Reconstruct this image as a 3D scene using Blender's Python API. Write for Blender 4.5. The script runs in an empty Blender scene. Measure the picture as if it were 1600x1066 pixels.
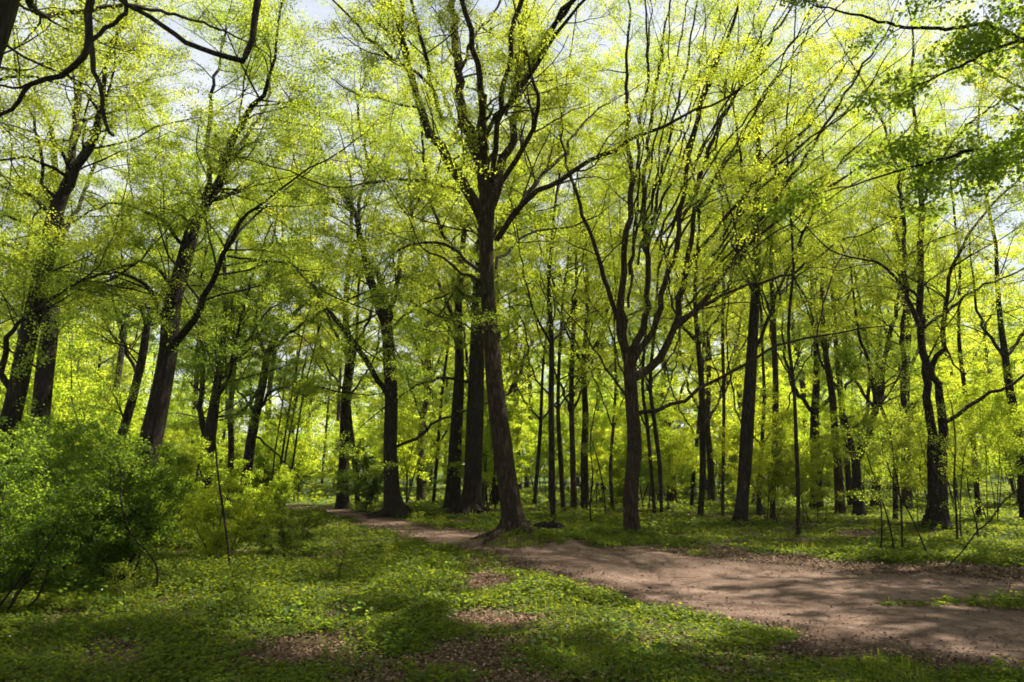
import bpy, math
import numpy as np
from mathutils import Vector

R = np.random.default_rng(11)
SC = bpy.context.scene
COL = SC.collection
# ------------------------------------------------------------------ camera
F = 1067.0; CX = 800.0; CY = 533.0; HORIZON = 735.0
PITCH = math.atan((HORIZON - CY) / F); EYE = 1.6
cp, sp = math.cos(PITCH), math.sin(PITCH)

def ray(px, py):
    xc = (px - CX) / F; yc = (CY - py) / F
    return np.array([xc, cp - sp * yc, sp + cp * yc])

def at(px, py, d):                       # point of the pixel's ray at distance d along +Y
    r = ray(px, py)
    return np.array([0, 0, EYE]) + r * (d / r[1]), d / r[1]

def ground_at(px, py):
    r = ray(px, py)
    return (np.array([0, 0, EYE]) + r * (-EYE / r[2]))

def depth_of(py):
    r = ray(800, py); return -EYE / r[2] * r[1]

# ------------------------------------------------------------------ helpers
def unit(v):
    return v / np.maximum(np.linalg.norm(v, axis=-1, keepdims=True), 1e-9)

_ns = np.random.default_rng(5)
def make_noise(n, lo, hi, seed):
    g = np.random.default_rng(seed)
    k = np.exp(g.uniform(math.log(lo), math.log(hi), n)); a = g.uniform(0, 2 * math.pi, n)
    ph = g.uniform(0, 2 * math.pi, n); w = k ** -0.5; w /= np.sqrt((w * w).sum() / 2)
    def f(x, y):
        s = np.zeros_like(x, dtype=float)
        for i in range(n):
            s += w[i] * np.sin(k[i] * (np.cos(a[i]) * x + np.sin(a[i]) * y) + ph[i])
        return s
    return f
hump = make_noise(7, 0.25, 1.4, 21)
patch = make_noise(14, 0.5, 3.5, 22)
fine = make_noise(14, 2.5, 9.0, 23)

def in_poly(x, y, poly):
    ins = np.zeros(x.shape, bool); n = len(poly)
    for i in range(n):
        x0, y0 = poly[i]; x1, y1 = poly[(i + 1) % n]
        c = (y0 > y) != (y1 > y)
        xi = (x1 - x0) * (y - y0) / (y1 - y0 + 1e-12) + x0
        ins ^= c & (x < xi)
    return ins

def dist_poly(x, y, poly):
    d = np.full(x.shape, 1e9); n = len(poly)
    for i in range(n):
        a = np.array(poly[i]); b = np.array(poly[(i + 1) % n]); ab = b - a
        t = np.clip(((x - a[0]) * ab[0] + (y - a[1]) * ab[1]) / (ab @ ab + 1e-12), 0, 1)
        d = np.minimum(d, np.hypot(x - a[0] - t * ab[0], y - a[1] - t * ab[1]))
    return d

def sd_poly(x, y, poly):                 # negative inside
    d = dist_poly(x, y, poly)
    return np.where(in_poly(x, y, poly), -d, d)

PATH_PX = [(425, 789), (470, 790), (530, 796), (590, 806), (660, 821), (740, 829), (850, 837), (900, 842), (960, 851),
           (1060, 860), (1130, 868), (1200, 879), (1300, 888), (1400, 893), (1500, 899), (1600, 906), (1800, 918),
           (1800, 1130), (1600, 1068), (1500, 1052), (1400, 1030), (1300, 1003), (1240, 985), (1170, 972), (1100, 965),
           (1040, 948), (980, 928), (900, 902), (820, 884), (740, 866), (690, 853), (640, 841), (600, 831), (540, 813),
           (500, 803), (450, 797), (425, 795)]
FAR_PX = [(560, 793), (640, 794.5), (760, 795), (900, 798), (1085, 801), (1240, 804), (1330, 807),
          (1330, 813), (1240, 812), (1085, 811), (900, 805), (760, 801.5), (640, 801), (560, 799.5)]
PATH = [tuple(ground_at(*p)[:2]) for p in PATH_PX]
FARP = [tuple(ground_at(*p)[:2]) for p in FAR_PX]
MOUND = ground_at(812, 852)[:2]

def gz(x, y):
    x = np.asarray(x, float); y = np.asarray(y, float)
    h = 0.035 * hump(x, y) * np.clip((np.hypot(x, y) - 3) / 6, 0, 1)
    h = h + 0.16 * np.exp(-((x - MOUND[0]) ** 2 + ((y - MOUND[1]) * 1.2) ** 2) / 1.1)
    far = np.clip((np.hypot(x, y) - 45) / 60, 0, 1)
    return h + far * 0.8

class MB:
    """collects vertices and faces (fixed corner count per batch) and links them as one mesh object"""
    def __init__(s): s.v = []; s.f = []; s.n = 0; s.t = []; s.m = []
    def add(s, v, f, tint=None, mat=0):
        v = np.asarray(v, np.float32).reshape(-1, 3)
        s.v.append(v); s.f.append((np.asarray(f, np.int64) + s.n)); s.n += len(v)
        s.t.append(np.zeros(len(v), np.float32) if tint is None else np.asarray(tint, np.float32))
        s.m.append(np.full(len(f), mat, np.int32))
    def mesh(s, name, mats, smooth=True):
        me = bpy.data.meshes.new(name)
        v = np.concatenate(s.v); me.vertices.add(len(v)); me.vertices.foreach_set('co', v.ravel())
        idx = np.concatenate([f.ravel() for f in s.f]).astype(np.int32)
        cnt = np.concatenate([np.full(len(f), f.shape[1]) for f in s.f])
        st = np.concatenate([[0], np.cumsum(cnt)[:-1]]).astype(np.int32)
        me.loops.add(len(idx)); me.loops.foreach_set('vertex_index', idx)
        me.polygons.add(len(cnt)); me.polygons.foreach_set('loop_start', st)
        me.polygons.foreach_set('use_smooth', np.full(len(cnt), smooth))
        for m in (mats if isinstance(mats, (list, tuple)) else [mats]): me.materials.append(m)
        me.polygons.foreach_set('material_index', np.concatenate(s.m))
        me.update(calc_edges=True)
        at_ = me.attributes.new('tint', 'FLOAT', 'POINT'); at_.data.foreach_set('value', np.concatenate(s.t))
        me.validate()
        return me
    def build(s, name, mats, parent=None, smooth=True):
        o = bpy.data.objects.new(name, s.mesh(name, mats, smooth)); COL.objects.link(o)
        if parent is not None: o.parent = parent
        return o

def empty(name, loc, label=None, cat=None, group=None, rz=0):
    o = bpy.data.objects.new(name, None); COL.objects.link(o); o.empty_display_size = 0.2
    o.location = tuple(loc); o.rotation_euler = (0, 0, rz); tag(o, label, cat, group); return o

def tag(o, label=None, cat=None, group=None, kind=None):
    if label: o['label'] = label
    if cat: o['category'] = cat
    if group: o['group'] = group
    if kind: o['kind'] = kind
    return o

def copy_thing(root, loc, rz, scale, label, group):
    r = root.copy(); COL.objects.link(r); r.location = tuple(loc); r.rotation_euler = (0, 0, rz); r.scale = scale
    r['label'] = label; r['group'] = group
    for ch in list(root.children):
        c = ch.copy(); COL.objects.link(c); c.parent = r
    return r

# tubes: pts (B,K,3), rad (B,K)
def tubes(mb, pts, rad, S, tint=None, ridge=0.0, seed=0, cap=True):
    B, K, _ = pts.shape
    t = np.empty_like(pts); t[:, 1:-1] = pts[:, 2:] - pts[:, :-2]; t[:, 0] = pts[:, 1] - pts[:, 0]; t[:, -1] = pts[:, -1] - pts[:, -2]
    t = unit(t)
    ax = np.argmin(np.abs(t.mean(1)), axis=1); ref = np.eye(3)[ax][:, None, :]
    u = unit(np.cross(t, np.broadcast_to(ref, t.shape))); w = np.cross(t, u)
    th = np.arange(S) * 2 * math.pi / S
    rr = rad[:, :, None] * np.ones(S)
    if ridge:
        g = np.random.default_rng(seed)
        L = np.concatenate([np.zeros((B, 1)), np.cumsum(np.linalg.norm(np.diff(pts, axis=1), axis=2), 1)], 1)
        q = np.zeros_like(rr)
        for m, a in ((2, .5), (3, .55), (5, .5), (7, .45), (9, .4), (12, .35)):
            kz = g.normal(0, 1.0 + .12 * m); ph = g.uniform(0, 6.28)
            q += a * np.sin(m * th[None, None] + kz * L[:, :, None] + ph + .8 * np.sin(g.uniform(1, 2.5) * L[:, :, None] + ph))
        rr = rr * (1 + ridge * q)
    V = pts[:, :, None, :] + rr[..., None] * (np.cos(th)[None, None, :, None] * u[:, :, None, :] + np.sin(th)[None, None, :, None] * w[:, :, None, :])
    i = np.arange(B)[:, None, None] * K * S; k = np.arange(K - 1)[None, :, None] * S; s = np.arange(S)[None, None, :]; s2 = (s + 1) % S
    f = np.stack([i + k + s, i + k + s2, i + k + S + s2, i + k + S + s], -1).reshape(-1, 4)
    mb.add(V.reshape(-1, 3), f, None if tint is None else np.repeat(tint, K * S))

def smooth_path(P, W, step):
    P = np.asarray(P, float); W = np.asarray(W, float)
    if len(P) == 2:
        P = np.array([P[0], P.mean(0), P[1]]); W = np.array([W[0], W.mean(), W[1]])
    Q = np.vstack([2 * P[0] - P[1], P, 2 * P[-1] - P[-2]])
    out, rw = [], []
    for i in range(len(P) - 1):
        n = max(2, int(np.linalg.norm(P[i + 1] - P[i]) / step)); t = np.arange(n)[:, None] / n
        p0, p1, p2, p3 = Q[i:i + 4]
        out.append(.5 * ((2 * p1) + (-p0 + p2) * t + (2 * p0 - 5 * p1 + 4 * p2 - p3) * t ** 2 + (-p0 + 3 * p1 - 3 * p2 + p3) * t ** 3))
        rw.append(W[i] + (W[i + 1] - W[i]) * t[:, 0])
    return np.vstack(out + [P[-1:]]), np.concatenate(rw + [W[-1:]])

def grow(p, d, L, r, K, up, wob, taper=.25, g=R):
    """batch of curved branches"""
    B = len(p); pts = np.empty((B, K, 3)); pts[:, 0] = p; d = unit(d); st = (L / (K - 1))[:, None]
    for k in range(1, K):
        d = unit(d + g.normal(0, wob, (B, 3)) + np.array([0, 0, up]))
        pts[:, k] = pts[:, k - 1] + d * st
    rad = r[:, None] * np.linspace(1, taper, K)[None]
    return pts, rad

def spawn(pts, rad, n, t0, t1, lmin, lmax, fwd, flat, rise, rs, g=R, rmin=.003):
    """n side shoots on every branch of a batch"""
    B, K, _ = pts.shape
    t = (np.arange(n)[None] + g.uniform(0, 1, (B, n))) / n * (t1 - t0) + t0
    x = t * (K - 1); i = np.minimum(x.astype(int), K - 2); fr = (x - i)[..., None]
    b = np.arange(B)[:, None]
    p = pts[b, i] * (1 - fr) + pts[b, i + 1] * fr
    tg = unit(pts[b, i + 1] - pts[b, i]); r = rad[b, i] * (1 - fr[..., 0]) + rad[b, i + 1] * fr[..., 0]
    side = g.normal(0, 1, (B, n, 3)); side[..., 2] *= flat
    side = unit(side - (side * tg).sum(-1, keepdims=True) * tg); side[..., 2] *= flat
    d = unit(side) + tg * fwd + np.array([0, 0, rise])
    L = g.uniform(lmin, lmax, (B, n)) * (1.15 - .6 * t)
    return p.reshape(-1, 3), d.reshape(-1, 3), L.ravel(), np.maximum(r.ravel() * rs, rmin)

def leaf_cards(mb, P, size, g=R, flat=1.3, droop=.25, wide=.42, six=False, tint=None, mat=0):
    N = len(P)
    n = g.normal(0, 1, (N, 3)); n[:, 2] = np.abs(n[:, 2]) + flat; n = unit(n)
    d = g.normal(0, 1, (N, 3)); d[:, 2] -= droop; d = unit(d - (d * n).sum(1, keepdims=True) * n); s = np.cross(n, d)
    L = (size * g.uniform(.65, 1.3, N))[:, None]; w = wide * L
    if tint is None: tint = g.uniform(0, 1, N)
    if six:
        V = np.stack([P, P + d * L * .3 + s * w * .95 + n * L * .1, P + d * L * .68 + s * w * .7 + n * L * .06, P + d * L - n * L * .08,
                      P + d * L * .68 - s * w * .7 + n * L * .06, P + d * L * .3 - s * w * .95 + n * L * .1], 1)
        b = np.arange(N)[:, None] * 6
        mb.add(V.reshape(-1, 3), np.vstack([b + np.array([0, 1, 2, 3]), b + np.array([0, 3, 4, 5])]), np.repeat(tint, 6), mat)
    else:
        V = np.stack([P, P + d * L * .45 + s * w + n * L * .08, P + d * L, P + d * L * .45 - s * w + n * L * .08], 1)
        mb.add(V.reshape(-1, 3), np.arange(N * 4).reshape(N, 4), np.repeat(tint, 4), mat)

def leaves_on(mb, pts, n, size, jit, g=R, t0=.15, **kw):
    B, K, _ = pts.shape
    t = g.uniform(t0, 1, (B, n)); x = t * (K - 1); i = np.minimum(x.astype(int), K - 2); fr = (x - i)[..., None]; b = np.arange(B)[:, None]
    p = (pts[b, i] * (1 - fr) + pts[b, i + 1] * fr + g.normal(0, jit, (B, n, 3)) * np.array([1, 1, .6]))
    cl = np.repeat(g.uniform(0, 1, B), n) * .6 + g.uniform(0, 1, B * n) * .4
    leaf_cards(mb, p.reshape(-1, 3), size, g, tint=cl, **kw)

# ------------------------------------------------------------------ materials
def nodes(name):
    m = bpy.data.materials.new(name); m.use_nodes = True; nt = m.node_tree; nt.nodes.clear()
    return m, nt, lambda k, **a: _mk(nt, k, a)
def _mk(nt, k, a):
    n = nt.nodes.new(k)
    for q, v in a.items():
        if hasattr(n, q) and q not in ('Scale',): setattr(n, q, v)
    return n
def ramp(nt, stops):
    n = nt.nodes.new('ShaderNodeValToRGB'); e = n.color_ramp.elements
    while len(e) < len(stops): e.new(.5)
    for i, (p, c) in enumerate(stops): e[i].position = p; e[i].color = (*c, 1)
    return n
def noise(nt, scale, detail=4, rough=.55, vec=None):
    n = nt.nodes.new('ShaderNodeTexNoise'); n.inputs['Scale'].default_value = scale; n.inputs['Detail'].default_value = detail
    n.inputs['Roughness'].default_value = rough
    if vec is not None: nt.links.new(vec, n.inputs['Vector'])
    return n

def leaf_mat(name, dif, tra, vary=.35, mix=.55, gloss=.010):
    m, nt, N = nodes(name); lk = nt.links.new
    a = N('ShaderNodeAttribute', attribute_name='tint'); oi = N('ShaderNodeObjectInfo')
    ad = N('ShaderNodeMath', operation='MULTIPLY_ADD'); lk(oi.outputs['Random'], ad.inputs[0]); ad.inputs[1].default_value = .45
    sc = N('ShaderNodeMath', operation='MULTIPLY'); lk(a.outputs['Fac'], sc.inputs[0]); sc.inputs[1].default_value = .55
    lk(sc.outputs[0], ad.inputs[2])
    def rp(c):
        lo = tuple(x * (1 - vary) * (k) for x, k in zip(c, (.72, 1, 1.0))); hi = tuple(min(.95, x * (1 + vary) * k) for x, k in zip(c, (1.12, 1, .9)))
        n = ramp(nt, [(0, lo), (.5, c), (1, hi)]); lk(ad.outputs[0], n.inputs[0]); return n
    d = N('ShaderNodeBsdfDiffuse'); lk(rp(dif).outputs[0], d.inputs['Color'])
    t = N('ShaderNodeBsdfTranslucent'); lk(rp(tra).outputs[0], t.inputs['Color'])
    mx = N('ShaderNodeMixShader'); mx.inputs[0].default_value = mix; lk(d.outputs[0], mx.inputs[1]); lk(t.outputs[0], mx.inputs[2])
    gl = N('ShaderNodeBsdfGlossy'); gl.inputs['Roughness'].default_value = .55; gl.inputs['Color'].default_value = (.8, .85, .8, 1)
    m2 = N('ShaderNodeMixShader'); m2.inputs[0].default_value = gloss; lk(mx.outputs[0], m2.inputs[1]); lk(gl.outputs[0], m2.inputs[2])
    o = N('ShaderNodeOutputMaterial'); lk(m2.outputs[0], o.inputs['Surface']); return m

def bark_mat(name, lo, hi, scale=1.0):
    m, nt, N = nodes(name); lk = nt.links.new
    tc = N('ShaderNodeTexCoord'); mp = N('ShaderNodeMapping'); mp.inputs['Scale'].default_value = (1, 1, .16); lk(tc.outputs['Object'], mp.inputs['Vector'])
    n1 = noise(nt, 22 * scale, 6, .65, mp.outputs[0]); n2 = noise(nt, 3 * scale, 3, .5, tc.outputs['Object'])
    v = N('ShaderNodeTexVoronoi', feature='DISTANCE_TO_EDGE'); v.inputs['Scale'].default_value = 17 * scale; 
    dmx = N('ShaderNodeMixRGB'); dmx.inputs[0].default_value = .12; lk(mp.outputs[0], dmx.inputs[1]); lk(n1.outputs['Color'], dmx.inputs[2]); lk(dmx.outputs[0], v.inputs['Vector'])
    c = ramp(nt, [(.25, lo), (.55, tuple((a + b) / 2 for a, b in zip(lo, hi))), (.8, hi)])
    ad = N('ShaderNodeMath', operation='MULTIPLY_ADD'); lk(n1.outputs['Fac'], ad.inputs[0]); ad.inputs[1].default_value = .7
    s2 = N('ShaderNodeMath', operation='MULTIPLY'); lk(n2.outputs['Fac'], s2.inputs[0]); s2.inputs[1].default_value = .35; lk(s2.outputs[0], ad.inputs[2])
    lk(ad.outputs[0], c.inputs[0])
    cr = ramp(nt, [(0, (.22, .22, .22)), (.26, (1, 1, 1))]); lk(v.outputs['Distance'], cr.inputs[0])
    mu = N('ShaderNodeMixRGB', blend_type='MULTIPLY'); mu.inputs[0].default_value = .8; lk(c.outputs[0], mu.inputs[1]); lk(cr.outputs[0], mu.inputs[2])
    # moss patches
    n3 = noise(nt, 1.3, 4, .6, tc.outputs['Object']); mr = ramp(nt, [(.56, (0, 0, 0)), (.74, (.5, .5, .5))]); lk(n3.outputs['Fac'], mr.inputs[0])
    ms = N('ShaderNodeMixRGB'); lk(mr.outputs[0], ms.inputs[0]); lk(mu.outputs[0], ms.inputs[1]); ms.inputs[2].default_value = (.050, .062, .016, 1)
    b = N('ShaderNodeBump'); b.inputs['Strength'].default_value = 1.; b.inputs['Distance'].default_value = .06
    hh = N('ShaderNodeMath', operation='ADD'); lk(n1.outputs['Fac'], hh.inputs[0]); lk(cr.outputs[0], hh.inputs[1]); lk(hh.outputs[0], b.inputs['Height'])
    p = N('ShaderNodeBsdfPrincipled'); p.inputs['Roughness'].default_value = .92; p.inputs['Specular IOR Level'].default_value = .2
    lk(ms.outputs[0], p.inputs['Base Color']); lk(b.outputs[0], p.inputs['Normal'])
    o = N('ShaderNodeOutputMaterial'); lk(p.outputs[0], o.inputs['Surface']); return m

def ground_mat():
    m, nt, N = nodes('forest_floor'); lk = nt.links.new
    tc = N('ShaderNodeTexCoord'); P = tc.outputs['Object']
    n1 = noise(nt, 18, 8, .7, P); n2 = noise(nt, .55, 5, .6, P); n3 = noise(nt, 4, 5, .6, P)
    v = N('ShaderNodeTexVoronoi'); v.inputs['Scale'].default_value = 22; lk(P, v.inputs['Vector'])
    lit = ramp(nt, [(.2, (.024, .015, .009)), (.5, (.075, .046, .027)), (.8, (.16, .105, .064))]); 
    mxn = N('ShaderNodeMixRGB'); mxn.inputs[0].default_value = .45; lk(n1.outputs['Fac'], mxn.inputs[1]); lk(v.outputs['Color'], mxn.inputs[2]); lk(mxn.outputs[0], lit.inputs[0])
    gr = ramp(nt, [(.2, (.022, .038, .008)), (.5, (.05, .085, .014)), (.85, (.10, .14, .025))]); lk(n1.outputs['Fac'], gr.inputs[0])
    at_ = N('ShaderNodeAttribute', attribute_name='tint')
    ad = N('ShaderNodeMath', operation='MULTIPLY_ADD'); lk(n3.outputs['Fac'], ad.inputs[0]); ad.inputs[1].default_value = .7; lk(at_.outputs['Fac'], ad.inputs[2])
    rp = ramp(nt, [(.45, (0, 0, 0)), (.75, (1, 1, 1))]); lk(ad.outputs[0], rp.inputs[0])
    mx = N('ShaderNodeMixRGB'); lk(rp.outputs[0], mx.inputs[0]); lk(lit.outputs[0], mx.inputs[1]); lk(gr.outputs[0], mx.inputs[2])
    b = N('ShaderNodeBump'); b.inputs['Strength'].default_value = .8; b.inputs['Distance'].default_value = .04; lk(mxn.outputs[0], b.inputs['Height'])
    p = N('ShaderNodeBsdfPrincipled'); p.inputs['Roughness'].default_value = .95; p.inputs['Specular IOR Level'].default_value = .1
    lk(mx.outputs[0], p.inputs['Base Color']); lk(b.outputs[0], p.inputs['Normal'])
    o = N('ShaderNodeOutputMaterial'); lk(p.outputs[0], o.inputs['Surface']); return m

def dirt_mat():
    m, nt, N = nodes('packed_dirt'); lk = nt.links.new
    tc = N('ShaderNodeTexCoord'); P = tc.outputs['Object']
    n1 = noise(nt, 1.3, 8, .68, P); n2 = noise(nt, 34, 8, .75, P); n3 = noise(nt, 7, 7, .7, P)
    c = ramp(nt, [(.32, (.10, .064, .048)), (.5, (.21, .142, .108)), (.70, (.41, .292, .232))])
    mx = N('ShaderNodeMixRGB'); mx.inputs[0].default_value = .4; lk(n1.outputs['Fac'], mx.inputs[1]); lk(n3.outputs['Fac'], mx.inputs[2]); lk(mx.outputs[0], c.inputs[0])
    gv = ramp(nt, [(.34, (.45, .43, .41)), (.58, (1.1, 1.08, 1.05))]); lk(n2.outputs['Fac'], gv.inputs[0])
    mu = N('ShaderNodeMixRGB', blend_type='MULTIPLY'); mu.inputs[0].default_value = .8; lk(c.outputs[0], mu.inputs[1]); lk(gv.outputs[0], mu.inputs[2])
    # dark humus towards the edges, an attribute of the sheet
    at_ = N('ShaderNodeAttribute', attribute_name='tint')
    ad = N('ShaderNodeMath', operation='MULTIPLY_ADD'); lk(n3.outputs['Fac'], ad.inputs[0]); ad.inputs[1].default_value = .8; lk(at_.outputs['Fac'], ad.inputs[2])
    rp = ramp(nt, [(.50, (0, 0, 0)), (.92, (1, 1, 1))]); lk(ad.outputs[0], rp.inputs[0])
    m3 = N('ShaderNodeMixRGB'); lk(rp.outputs[0], m3.inputs[0]); lk(mu.outputs[0], m3.inputs[1])
    hm = ramp(nt, [(.3, (.03, .019, .012)), (.7, (.11, .07, .044))]); lk(n2.outputs['Fac'], hm.inputs[0]); lk(hm.outputs[0], m3.inputs[2])
    b = N('ShaderNodeBump'); b.inputs['Strength'].default_value = 1.; b.inputs['Distance'].default_value = .07
    hb = N('ShaderNodeMath', operation='ADD'); lk(n2.outputs['Fac'], hb.inputs[0]); lk(n3.outputs['Fac'], hb.inputs[1]); lk(hb.outputs[0], b.inputs['Height'])
    p = N('ShaderNodeBsdfPrincipled'); p.inputs['Roughness'].default_value = .95; p.inputs['Specular IOR Level'].default_value = .1
    lk(m3.outputs[0], p.inputs['Base Color']); lk(b.outputs[0], p.inputs['Normal'])
    o = N('ShaderNodeOutputMaterial'); lk(p.outputs[0], o.inputs['Surface']); return m

def plain_tint_mat(name, stops, rough=.85, trans=None):
    m, nt, N = nodes(name); lk = nt.links.new
    a = N('ShaderNodeAttribute', attribute_name='tint'); c = ramp(nt, stops); lk(a.outputs['Fac'], c.inputs[0])
    p = N('ShaderNodeBsdfPrincipled'); p.inputs['Roughness'].default_value = rough; p.inputs['Specular IOR Level'].default_value = .2
    lk(c.outputs[0], p.inputs['Base Color']); o = N('ShaderNodeOutputMaterial'); lk(p.outputs[0], o.inputs['Surface']); return m

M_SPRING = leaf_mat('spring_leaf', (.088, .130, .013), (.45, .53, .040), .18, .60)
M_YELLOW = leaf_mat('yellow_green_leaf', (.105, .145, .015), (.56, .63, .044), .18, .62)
M_BACK = leaf_mat('sun_brightened_wood_leaf', (.14, .180, .016), (.70, .76, .044), .16, .66)  # leaf colours raised so the background wood glows as if sunlit
M_LOW = leaf_mat('understory_leaf', (.115, .160, .014), (.62, .71, .036), .18, .64)  # greener leaf, brightness likewise raised in the colour for a sunlit glow
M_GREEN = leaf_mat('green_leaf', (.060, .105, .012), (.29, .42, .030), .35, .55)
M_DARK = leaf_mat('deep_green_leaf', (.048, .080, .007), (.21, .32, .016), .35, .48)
M_COVER = leaf_mat('ground_cover_leaf', (.064, .098, .009), (.30, .35, .018), .45, .45, .012)
M_GRASS = leaf_mat('grass_blade', (.070, .095, .010), (.28, .33, .020), .4, .5)
M_BARK = bark_mat('brown_bark', (.016, .010, .006), (.150, .098, .058))
M_BARK2 = bark_mat('dark_bark', (.013, .009, .006), (.082, .057, .037))
M_LITTER = plain_tint_mat('dry_leaf', [(0, (.035, .019, .010)), (.5, (.10, .060, .034)), (1, (.23, .15, .092))])
M_TWIG = plain_tint_mat('dead_twig', [(0, (.05, .035, .025)), (1, (.16, .12, .09))])
M_STONE = plain_tint_mat('pebble', [(0, (.09, .065, .05)), (1, (.28, .22, .18))])
M_PETAL = plain_tint_mat('white_petal', [(0, (.7, .7, .68)), (1, (.8, .8, .78))])

# ------------------------------------------------------------------ crown builder
def crown(limbs, trunk_mb, leaf_mb, g, zmin=0., per_m=1.6, l1=(1.2, 3.2), n2=6, l2=(.5, 1.3), n3=4, l3=(.22, .5), nl=5, size=.085,
          rise=.25, tipgrow=0, twig_sides=3, fwd=.55, jit=.085, lowr=.004, thin=.012, up1=.02, flat=.45):
    P, D, L, RR = [], [], [], []; per_m = per_m * PER_K; nl = int(nl * LEAF_K + .5); size = size * SIZE_K
    for pts, rad, dens in limbs:
        seg = np.linalg.norm(np.diff(pts, axis=0), axis=1); tot = seg.sum(); cum = np.concatenate([[0], np.cumsum(seg)])
        n = int(tot * per_m * dens + g.uniform(0, 1))
        if n < 1: continue
        s = np.sort(g.uniform(.06, 1, n)) * tot
        i = np.clip(np.searchsorted(cum, s) - 1, 0, len(pts) - 2); fr = ((s - cum[i]) / np.maximum(seg[i], 1e-6))[:, None]
        p = pts[i] * (1 - fr) + pts[i + 1] * fr; tg = unit(pts[i + 1] - pts[i]); r = rad[i]
        side = g.normal(0, 1, (n, 3)); side[:, 2] *= .35; side = unit(side - (side * tg).sum(1, keepdims=True) * tg)
        ok = p[:, 2] > zmin + g.uniform(-.7, .7, n)
        d = side + tg * fwd + np.array([0, 0, rise]) * g.uniform(0, 1.6, (n, 1))
        ln = g.uniform(*l1, n) * (1.1 - .45 * s / tot)
        P.append(p[ok]); D.append(d[ok]); L.append(ln[ok]); RR.append(np.clip(r[ok] * .45, lowr * 2, thin + .007 * ln[ok]))
        # the limb's own tip ends in a spray
        P.append(pts[-1:]); D.append(unit(pts[-1:] - pts[-2:-1])); L.append(np.array([l1[1] * .7])); RR.append(np.maximum(rad[-1:] * .95, lowr * 2))
    P = np.concatenate(P); D = np.concatenate(D); L = np.concatenate(L); RR = np.concatenate(RR)
    a, ra = grow(P, D, L, RR, 7, up1, .16, .3, g); tubes(trunk_mb, a, ra, 4)
    p2, d2, L2, r2 = spawn(a, ra, n2, .2, 1, *l2, .75, .35, .05, .6, g, lowr * .8)
    b, rb = grow(p2, d2, L2, r2, 5, -.01, .17, .35, g); tubes(trunk_mb, b, rb, twig_sides)
    p3, d3, L3, r3 = spawn(b, rb, n3, .15, 1, *l3, .8, .4, 0., .7, g, lowr * .6)
    c, rc = grow(p3, d3, L3, r3, 3, -.02, .15, .5, g); tubes(trunk_mb, c, rc, 3)
    leaves_on(leaf_mb, c, nl, size, jit, g, flat=flat)
    leaves_on(leaf_mb, b, max(2, nl // 2), size, jit, g, t0=.4, flat=flat)

# ------------------------------------------------------------------ traced trees
def limb_px(lst, d0, dd, step=.35, jitter=.03, g=R):
    pts, rad = [], []
    n = len(lst); ys = np.array([q[1] for q in lst], float)
    for k, (x, y, w) in enumerate(lst):
        d = d0 + dd * (k / max(1, n - 1))
        p, t = at(x, y, d); pts.append(p); rad.append(w / 2 / F * t)
    p, r = smooth_path(pts, rad, step)
    return p, np.maximum(r, .006)

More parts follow.
